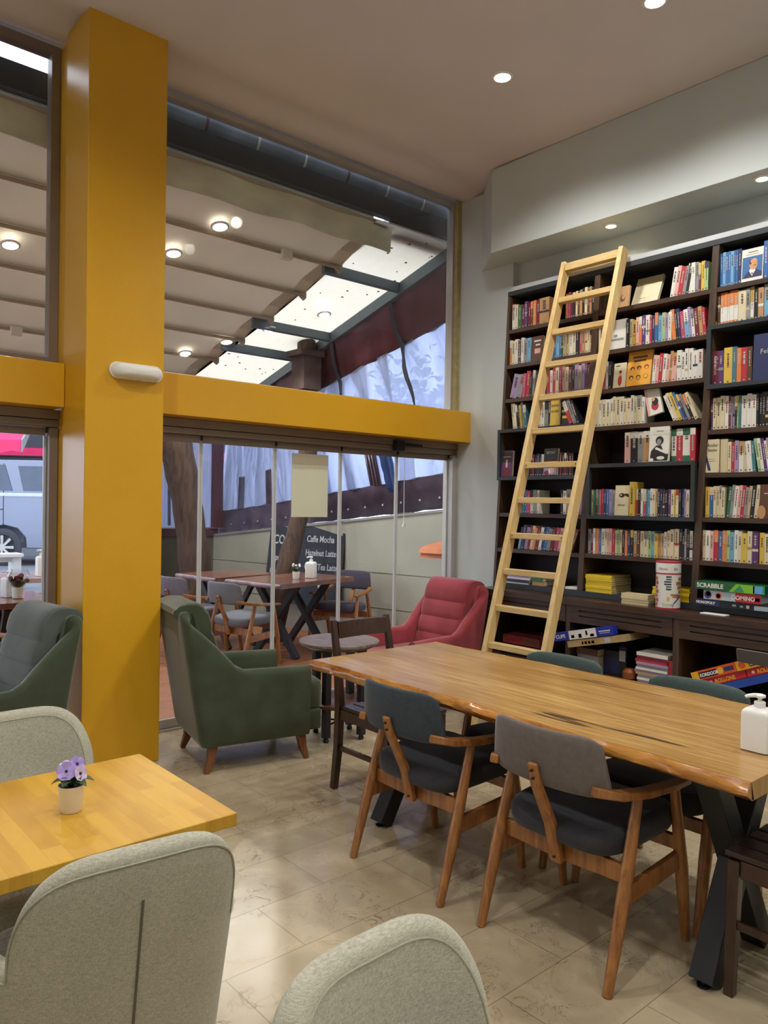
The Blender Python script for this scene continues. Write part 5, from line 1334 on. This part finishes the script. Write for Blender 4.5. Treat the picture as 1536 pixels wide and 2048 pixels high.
sk = thing('milky_roof', 'milky translucent roof panels with leaf specks beside the awning', 'roof', (0, 0, 0))
M_speck = mat('leaf_speck', '#6A5A44', rough=0.9)
def rx(y): return 4.93+.055*(y-4.8)
ybs = [4.78, 5.52, 6.70, 7.30, 8.6]
for a, b in zip(ybs, ybs[1:]):
    m = MB(); q = [(4.05, a), (rx(a), a), (rx(b), b), (4.05, b)]
    m.hexa([Vector((x, y, roof_z(y)+.06)) for x, y in q]+[Vector((x, y, roof_z(y)+.066)) for x, y in q])
    m.build('panel', M_sky, sk)
    MB().hexa([Vector((x, y, roof_z(y)+dz)) for dz in (-.03, .055) for x, y in ((4.05, b-.02), (rx(b), b-.02), (rx(b), b+.02), (4.05, b+.02))]).build('beam', M_greybeam, sk)
MB().hexa([Vector((x, y, roof_z(y)+dz)) for dz in (-.05, .06) for x, y in ((rx(4.78)-.02, 4.78), (rx(4.78)+.05, 4.78), (rx(8.6)+.05, 8.6), (rx(8.6)-.02, 8.6))]).build('edge_rail', M_greybeam, sk)
rs = random.Random(5)
for i in range(34):
    y = rs.uniform(4.85, 8); x = rs.uniform(4.25, rx(y)-.05); r = rs.uniform(.003, .009)
    MB().box(x-r, x+r*1.4, y-r, y+r, roof_z(y)+.052, roof_z(y)+.0595).build('fallen_leaf', M_speck, sk)
tag(sk, 'milky translucent roof panels with leaf specks beside the awning', 'roof')

# side curtain: burgundy band, clear plastic window, dark hem, between rail and wall cap
def cur(s, f):   # s along wall, f 0 at wall cap .. 1 at roof rail
    b = wp(s, .06, capz(s)+.03); y = b.y; tp = Vector((rx(min(y, 8.5))+.02, y, roof_z(min(y, 8.6))-.04)); return b.lerp(tp, f)
def band(f0, f1, s0=0.05, s1=LW-.02, th=.008, wob=.012, ph=0):
    m = MB(); K = 40
    m.loft([[cur(s0+(s1-s0)*i/K, fz if not callable(fz) else fz(s0+(s1-s0)*i/K))+Vector((dn+wob*math.sin(i*1.7+ph), 0, wob*.5*math.sin(i*2.3+ph*2) if dn == 0 else wob*.5*math.sin(i*2.3+ph*2))) for fz, dn in ((f0, 0), (f1, 0), (f1, th), (f0, th))] for i in range(K+1)])
    return m
ct = thing('side_curtain', 'clear plastic patio curtain with burgundy top band and dark hem', 'curtain', (0, 0, 0))
band(.17, .80, wob=.008).build('clear_window', M_plast, ct, angle=80)
band(.795, 1.0, ph=1).build('top_band', M_burg, ct, angle=80)
band(0.004, .175, ph=2).build('hem', M_tarp, ct, angle=80)
for s, w_ in ((LW-.5, .12), (2.75, .1), (1.62, .16), (3.4, .10)):
    band(.17, .8 if s > 4 else .42, s, s+w_, th=.014, wob=.004).build('vertical_strip', M_tarp, ct, angle=80)
for i in range(16):
    q = cur(.4+.25*i, .06); MB().cyl(q+Vector((-.012, 0, 0)), q+Vector((-.004, 0, 0)), .012, n=10).build('eyelet', M_alu_l, ct)
# straps
for k, (s, f0, f1, lb) in enumerate(((.92, .99, .50, 'dark twisted strap hanging on the curtain nearest the wall'), (1.95, .99, .45, 'dark straight strap hanging in the middle of the curtain'))):
    m = MB(); pts = [cur(s+.02*math.sin(i*1.3)*(i > 3), f0+(f1-f0)*i/10)+Vector((-.035-.015*math.sin(i), 0, 0)) for i in range(11)]
    m.sweep(pts, [.045, .045, .05, .04, .05, .03, .05, .05, .045, .03, .012], .006, WD)
    tag(m.build('strap', M_strap, angle=80), lb, 'strap')
# rolled blue tarpaulin bundle on the curtain
M_navyt = mat('blue_tarp', '#2C4478', rough=0.4, var=0.3, scale=6, bump=0.3, bscale=9)
pts = [cur(1.42, .40-.28*i/8)+Vector((-.07, 0, 0)) for i in range(9)]
rb = MB(); rb.tube(pts, [.05, .07, .075, .065, .07, .06, .065, .06, .045], n=12); tag(rb.build('rolled_tarp', M_navyt, angle=80), 'rolled dark blue tarpaulin tied upright on the curtain', 'tarpaulin')
# far curtain, towards the street
fc = thing('far_curtain', 'whitish plastic curtain at the far end of the patio', 'curtain', (0, 0, 0))
m = MB(); m.loft([[Vector((x, 9.07+.02*math.sin(x*11), z)) for z in (1.17, 2.62)]+[Vector((x, 9.078+.02*math.sin(x*11), z)) for z in (2.62, 1.17)] for x in [3.3+.04*i for i in range(41)]]); m.build('clear_window', M_plast, fc, angle=80)
MB().tube([(4.29, 9.0, 1.2), (4.27, 9.0, 2.64)], .02, n=8).build('pole', M_greybeam, fc)

# trees
def trunk(label, pts, rad):
    pts = [Vector(p) for p in pts]; P, Rr = [], []
    for a in range(len(pts)-1):
        p0, p1, p2, p3 = pts[max(a-1, 0)], pts[a], pts[a+1], pts[min(a+2, len(pts)-1)]
        for k in range(5):
            f = k/5
            P.append(.5*((2*p1)+(p2-p0)*f+(2*p0-5*p1+4*p2-p3)*f*f+(3*p1-p0-3*p2+p3)*f**3)); Rr.append((rad[a]*(1-f)+rad[a+1]*f)*(1+.05*math.sin(len(P)*1.9)))
    P.append(pts[-1]); Rr.append(rad[-1])
    m = MB(); m.tube(P, Rr, n=18)
    return tag(m.build('tree_trunk', M_barkt, angle=80), label, 'tree')
trunk('thick leaning tree trunk behind the patio chairs on the left', [(4.40, 8.3, -.05), (4.30, 8.3, .65), (4.19, 8.3, 1.4), (4.05, 8.3, 2.05), (3.95, 8.3, 2.45), (3.92, 8.3, 2.75)], [.25, .19, .17, .19, .17, .16])
trunk('slim leaning tree trunk in front of the chalkboard, passing through the roof', [(4.58, 7.1, -.05), (4.74, 7.06, .78), (4.90, 7.06, 1.33), (5.00, 7.06, 1.9), (4.98, 7.03, 2.6), (4.92, 7.0, 3.4)], [.13, .11, .095, .1, .11, .1])
m = MB(); m.box(4.74, 5.05, 6.82, 7.12, 3.11, 3.17); m.box(4.80, 5.03, 6.86, 7.10, 2.75, 3.11)
tag(m.build('trunk_collar', mat('brown_collar_cloth', '#4A3732', rough=0.8, var=0.2)), 'dark brown collar where the slim trunk meets the roof', 'collar')
# chalkboard with its menu
M_chalkb = mat('chalkboard', '#2B303B', rough=0.7, var=0.25, scale=6)
M_chalk = mat('chalk', '#B9BDC4', rough=1.0, var=0.25, scale=60)
cb = thing('chalkboard', 'black chalkboard coffee menu leaning on the patio wall', 'sign', (5.255, 7.60, .30)); 
cdir = (Vector((5.30, 6.86, 0))-Vector((5.03, 7.98, 0))); cang = math.atan2(cdir.y, cdir.x)
cb.location = (5.03, 7.98, .32); cb.rotation_euler = (math.radians(-8), 0, cang)
MB().box(0, 1.13, 0, .03, 0, .92).build('board', M_chalkb, cb)
MB().box(1.132, 1.17, -.005, .035, 0, .92).build('frame_side', M_black, cb)
for body, sz, u, v in (('COFFEE', .155, .07, .70), ('Espresso', .10, .06, .50), ('Espr. Doppio', .10, .06, .33), ('Americano', .10, .06, .16), ('Caffe Mocha', .105, .60, .74), ('Hazelnut Latte', .10, .60, .58), ('CHAI Tea Latte', .10, .60, .42)):
    lettering(body, sz, M_chalk, cb, (u, -.003, v), FACE_MY, squeeze=.78, thick=.001, bold=.002)
mm = MB(); mm.loft([[Vector((.88+.05*math.cos(2*PI*i/18), yy, .27+.085*math.sin(2*PI*i/18))) for i in range(18)] for yy in (-.003, -.001)]); mm.build('chalk_leaf', M_chalk, cb)
# orange shade on the side wall and the pull cord
os_ = MB(); os_.lathe([(.27, 0), (.24, .045), (.12, .09), (.02, .115), (.012, .10), (.11, .075), (.225, .03), (.25, -.04), (.27, -.045)], n=28, cap=False)
o = os_.build('parasol_shade', mat('orange_shade', '#C97A50', rough=0.7, var=0.2, scale=8), loc=(5.40, 5.27, 1.045)); tag(o, 'small orange parasol shade against the patio side wall', 'parasol')
MB().tube([(0, 0, -1.02), (0, 0, .1)], .012, n=8).build('pole', M_greybeam, o)
MB().lathe([(.16, -1.02), (.16, -.99), (.03, -.97)], n=20).build('base', M_greybeam, o)
pc = MB(); pc.box(4.485, 4.505, 4.7805, 4.905, 1.985, 1.997); pc.tube([(4.495, 4.9, 1.99), (4.50, 4.9, 1.36)], .0035, n=6); pc.lathe([(.004, .05), (.007, .03), (.014, .008), (.014, 0), (.001, 0)], c=(4.50, 4.9, 1.315), n=14)
tag(pc.build('pull_cord', M_white), 'white pull cord with bell end hanging behind the last glass panel', 'cord')

# patio downlights set in the fabric and panels
for x, y, lb in ((2.93, 5.34, 'brightest round spot in the patio awning'), (2.79, 5.84, 'round patio awning spot beside the column edge'), (4.28, 6.74, 'small spot where awning meets the milky roof'), (4.6, 6.24, 'small spot in the middle of the milky roof'), (4.04, 7.19, 'far small spot near the awning end'), (3.78, 7.6, 'farthest small spot of the patio awning'), (1.67, 6.24, 'patio spot seen through the left upper window')):
    dlp = downlight('patio_downlight', lb, (x, y, roof_z(y)+.012 if x < 4.2 else roof_z(y)-.0), PATIO, (1.0, .95, .88), ang=150, r=.06, soft=.03, drop=.09, group='patio awning spots')
    dlp.rotation_euler = (math.radians(-13.5), 0, 0)

# patio tables
M_pslab = wood('reddish_slab', '#8A5C48', '#5E3A2E', stretch=(.6, 6, 1), scale=2.4, rough=0.24, coat=0.3, c3='#33201A')
M_pedge = mat('mauve_grey_live_edge', '#8E7B84', rough=0.5, var=0.3, scale=12)
def patio_table(label, loc, rz, w, d, group=None, legs=True):
    t = thing('patio_table', label, 'table', loc, rz, group); rr = random.Random(hash(label) % 97)
    m = MB(); rings = []; ed = []
    for i in range(25):
        y = -d/2+d*i/24; a = -w/2+.02*math.sin(y*9)+.01*math.sin(y*23); b = w/2+.012*math.sin(y*8+2)
        rings.append([Vector((a, y, .705)), Vector((b, y, .705)), Vector((b, y, .75)), Vector((a, y, .75))])
        ed.append([Vector((a-.002, y, .7495)), Vector((a-.022, y, .735)), Vector((a-.012, y, .708)), Vector((a+.012, y, .704)), Vector((a+.01, y, .745))])
    tp = m.loft(rings).build('tabletop', M_pslab, t)
    m = MB(); m.loft(ed); m.build('live_edge', M_pedge, tp, angle=80)
    for y in (-d*.32, d*.32) if d > .6 else (0,):
        pass
    for x in (-w*.2, w*.2):
        for sy in (-1, 1):
            MB().sweep([(x+.003*sy, sy*d*.38, 0), (x+.003*sy, -sy*d*.36, .704)], .06, .06, (1, 0, 0)).build('leg', M_steel, t, bevel=.003)
    return t
pt1 = patio_table('reddish slab patio table nearer the glass doors, holding the white bottle', (4.40, 6.44, 0), math.radians(13), 1.10, .74, 'slab tables on the patio')
dup(pt1, 'reddish slab patio table pushed against the far side of the first one', (4.10, 7.20, 0), math.radians(8)).scale = (.74, .92, 1)
# things on it
dup(bottle, 'white pump bottle on the outdoor slab table', (4.56, 6.34, .7505), math.radians(35)).scale = (1.15, 1.15, 1.25)
t = thing('potted_plant', 'tiny white pot with white blossom on the outdoor slab table', 'plant', (4.35, 6.30, .7505))
MB().lathe([(.028, 0), (.03, .002), (.038, .075), (.036, .075), (.033, .06), (.001, .06)], n=20).build('pot', M_white, t)
rr = random.Random(2); m = MB()
for i in range(22):
    a, b = rr.uniform(0, 2*PI), rr.uniform(.2, 1); leaf_shape(m, (0, 0, .062), (.05*b*math.cos(a), .05*b*math.sin(a), .075+.055*rr.random()), .009, .01)
m.build('foliage', M_leaf, t, angle=80)
for i in range(7):
    a = rr.uniform(0, 2*PI); MB().ball((.035*math.cos(a), .035*math.sin(a), .12+.03*rr.random()), .012, n=10).build('blossom', M_white, t)
# patio chairs
G_PC = 'padded wooden armchairs on the patio'
def pchair(label, loc, rz, pad): 
    c = dup(ch1, label, loc, math.radians(rz), G_PC); recolour(c, {'seat': pad, 'backrest': pad}); return c
pchair('grey padded patio armchair at near left of slab tables, closest to glass', (3.70, 6.22, 0), 12, M_fab_gr if False else mat('grey_patio_pad', '#6C7078', rough=0.9, sheen=.2))
pchair('mauve grey patio armchair at far left of slab tables, under thick trunk', (3.55, 6.93, 0), 10, M_fab_li)
pchair('charcoal patio armchair facing the slab table from the wall side', (5.01, 6.40, 0), 205, mat('charcoal_patio_pad', '#3F3D4C', rough=0.9, sheen=.2))

# ------------------------------------------------------------------ street side, seen left of the column
lt = patio_table('dark slab patio table seen through the left glass door', (1.45, 6.30, 0), math.radians(-6), 1.0, .74)
pump2 = dup(bottle, 'white pump bottle behind the red flower on the dark patio table', (1.70, 6.30, .7505), math.radians(20)); pump2.scale = (1.0, 1.0, 1.15)
t = thing('flower_vase', 'glass vase of dark red flowers on the dark patio table', 'vase', (1.735, 6.17, .7505))
MB().lathe([(.032, 0), (.04, .005), (.045, .085), (.043, .087), (.03, .08), (.001, .08)], n=20).build('pot', M_white, t)
MB().lathe([(.046, .088), (.075, .12), (.085, .17), (.06, .22), (.058, .22), (.082, .17), (.072, .12), (.044, .09)], n=20, cap=False).build('glass_bowl', M_glass, t)
m = MB(); rr = random.Random(9)
for i in range(26):
    a, b = rr.uniform(0, 2*PI), rr.uniform(.2, 1); m.ball((.06*b*math.cos(a), .06*b*math.sin(a), .125+.05*rr.random()), .018, n=8)
m.build('blossoms', mat('dark_red_flower', '#5A1420', rough=0.8, var=0.3, scale=30), t)
MB().lathe([(.01, .08), (.05, .11), (.055, .13), (.001, .14)], n=14).build('foliage', M_leaf, t)
pchair('dark padded patio armchair with its back to the left glass door', (1.72, 5.62, 0), 92, mat('dark_patio_pad', '#34343E', rough=0.9, sheen=.2))
pchair('blue grey patio armchair beyond the dark table, far left', (1.62, 7.15, 0), -60, mat('slate_patio_pad', '#505A70', rough=0.9, sheen=.2))
lt2 = patio_table('pale topped patio table farther towards the street, far left', (2.45, 8.0, 0), math.radians(-12), 1.0, .74)
recolour(lt2, {'tabletop': mat('washed_slab', '#A98E88', rough=.3, var=.2)})
p3_ = dup(bottle, 'white pump bottle on the farther pale patio table', (2.42, 7.86, .7505), 0); p3_.scale = (1.1, 1.1, 1.5)
# white bench along the kerb
t = thing('bench', 'white slatted bench by the kerb in front of the silver car', 'bench', (2.75, 11.2, .28))
for z in (.38, .42): MB().box(-1.2, .35, -.03-(z-.38), .03-(z-.38), z-.015, z+.02).build('slat', M_white, t)
MB().box(-.35, .42, -.16, .16, .44, .48).build('seat_plank', M_white, t)
MB().box(.30, .40, -.12, .12, 0, .44).build('leg', M_white, t); MB().box(-1.2, -1.1, -.12, .12, 0, .38).build('leg', M_white, t)
# car, rear quarter towards us
M_carp = mat('silver_car_paint', '#7D8394', rough=0.25, metal=0.35, var=0.03, coat=0.4)
M_carg = mat('car_glass', '#4A5566', rough=0.08, var=0.1)
M_tyre = mat('tyre_rubber', '#3A3A40', rough=0.8)
ca = thing('car', 'silver car parked on the street behind the left patio', 'car', (3.98, 15.1, .28), math.radians(-41))
prof = [(-1.0, .32), (-.42, .32), (-.40, .52), (-.25, .68), (0, .74), (.25, .68), (.40, .52), (.42, .32), (1.25, .32), (1.33, .5), (1.32, 1.0), (1.25, 1.35), (1.1, 1.86), (.9, 1.93), (-1.4, 1.93), (-2.2, 1.35), (-3.2, 1.15), (-3.3, .5), (-3.2, .32)]
m = MB(); m.loft([[Vector((x, y, z)) for x, z in prof] for y in (0, 1.7)]); body = m.build('body', M_carp, ca, bevel=.02)
for q in ([(-1.35, 1.37), (-.62, 1.37), (-.72, 1.84), (-1.28, 1.84)], [(-.44, 1.37), (.16, 1.37), (.02, 1.84), (-.52, 1.84)], [(.36, 1.37), (1.08, 1.37), (1.0, 1.82), (.26, 1.82)]):
    m = MB(); m.loft([[Vector((x, y, z)) for x, z in q] for y in (-.012, .02)]); m.build('window', M_carg, body)
MB().box(-3.2, 1.28, -.014, 0, 1.27, 1.33).build('belt_strip', mat('silver_trim', '#B9BECC', rough=.3, metal=.4), body)
m = MB(); m.box(-.01, 0, -.006, .02, .74, 1.86); m.box(-1.0, 0, -.008, .02, 1.02, 1.035); m.build('door_seam', M_black, body)
MB().box(-.38, -.22, -.03, 0, 1.38, 1.47).build('door_handle', M_white, body)
wh = MB(); wh.loft([[Vector((r*math.cos(2*PI*i/32), y, .34+r*math.sin(2*PI*i/32))) for i in range(32)] for r, y in ((.30, .02), (.34, .0), (.34, -.02), (.30, -.04), (.23, -.035), (.22, 0))]); wh = wh.build('wheel', M_tyre, ca, loc=(0, -.0, 0))
m = MB()
for k in range(8):
    a = 2*PI*k/8; d = Vector((math.cos(a), 0, math.sin(a))); m.sweep([Vector((0, -.045, .34))+d*.03, Vector((0, -.05, .34))+d*.215], [.04, .05], .02, d.cross(Vector((0, 1, 0))))
m.cyl((0, -.055, .34), (0, -.02, .34), .05, n=16); m.build('rim', M_alu_l, wh)
# shop opposite with its red awning
sh = thing('shop_building', 'dark shop building across the street behind the car', 'building', (6.6, 20.0, .28), math.radians(-30))
MB().box(-9, 6, 0, 1, 0, 7).build('wall', mat('dark_shop', '#3E3D44', rough=0.7, var=0.2, scale=1), sh)
MB().box(-9, 6, -.06, -.002, 3.6, 3.72).build('fascia_strip', M_cap, sh)
MB().box(-9, 6, -.08, -.002, 2.3, 2.5).build('red_strip', mat('red_shop_strip', '#D2285A', rough=.5), sh)
M_redaw = mat('pink_red_awning', '#F0265E', rough=0.6, var=0.05)
aw = thing('shop_awning', 'bright pink-red shop awning with scalloped edge above the car', 'awning', (5.15, 18.6, 0), math.radians(-30))
m = MB(); K = 30
m.loft([[Vector((-4+4.4*i/K, 0, 3.42)), Vector((-4+4.4*i/K, -1.2, 2.75)), Vector((-4+4.4*i/K, -1.22, 2.48+.04*math.cos(i*1.3))), Vector((-4+4.4*i/K, -1.19, 2.48+.04*math.cos(i*1.3))), Vector((-4+4.4*i/K, -1.17, 2.72)), Vector((-4+4.4*i/K, 0, 3.38))] for i in range(K+1)])
m.build('canopy', M_redaw, aw, angle=30)
MB().hexa([(.405, 0, 3.36), (.44, 0, 3.36), (.44, -1.2, 2.5), (.405, -1.2, 2.5), (.405, 0, 3.42), (.44, 0, 3.42), (.44, -1.2, 2.76), (.405, -1.2, 2.76)]).build('side_arm', M_cap, aw)
# hazy trees across the road behind the side curtain
M_fol = mat('distant_foliage', '#7F9488', rough=0.9, var=0.35, scale=8)
rt_ = random.Random(21)
for i, (x, y, h_, r_) in enumerate(((10.5, 11.5, 4.5, 1.1), (9.2, 15.0, 5.2, 1.3), (13.5, 9.8, 4.2, 1.0), (12.5, 13.5, 5.0, 1.2), (16.5, 7.5, 4.4, 1.2))):
    t = thing('street_tree', 'hazy %s tree beyond the plastic curtain' % ('leafy', 'tall leafy', 'low leafy', 'far leafy', 'right-hand leafy')[i], 'tree', (x, y, .28), 0, 'trees beyond the plastic curtain')
    MB().tube([(0, 0, 0), (.1, 0, h_*.35), (.05, .1, h_*.7)], [.16, .13, .08], n=10).build('trunk', M_barkt, t)
    m = MB()
    for k in range(170):
        a, b, c = rt_.gauss(0, .5), rt_.gauss(0, .5), rt_.gauss(0, .42); p = Vector((a*r_, b*r_, h_*.72+c*r_)); n_ = Vector((rt_.uniform(-1, 1), rt_.uniform(-1, 1), rt_.uniform(-1, 1)))*.22
        leaf_shape(m, p, p+n_+Vector((.02, .01, 0)), .09, .03)
    m.build('foliage', M_fol, t, angle=80)
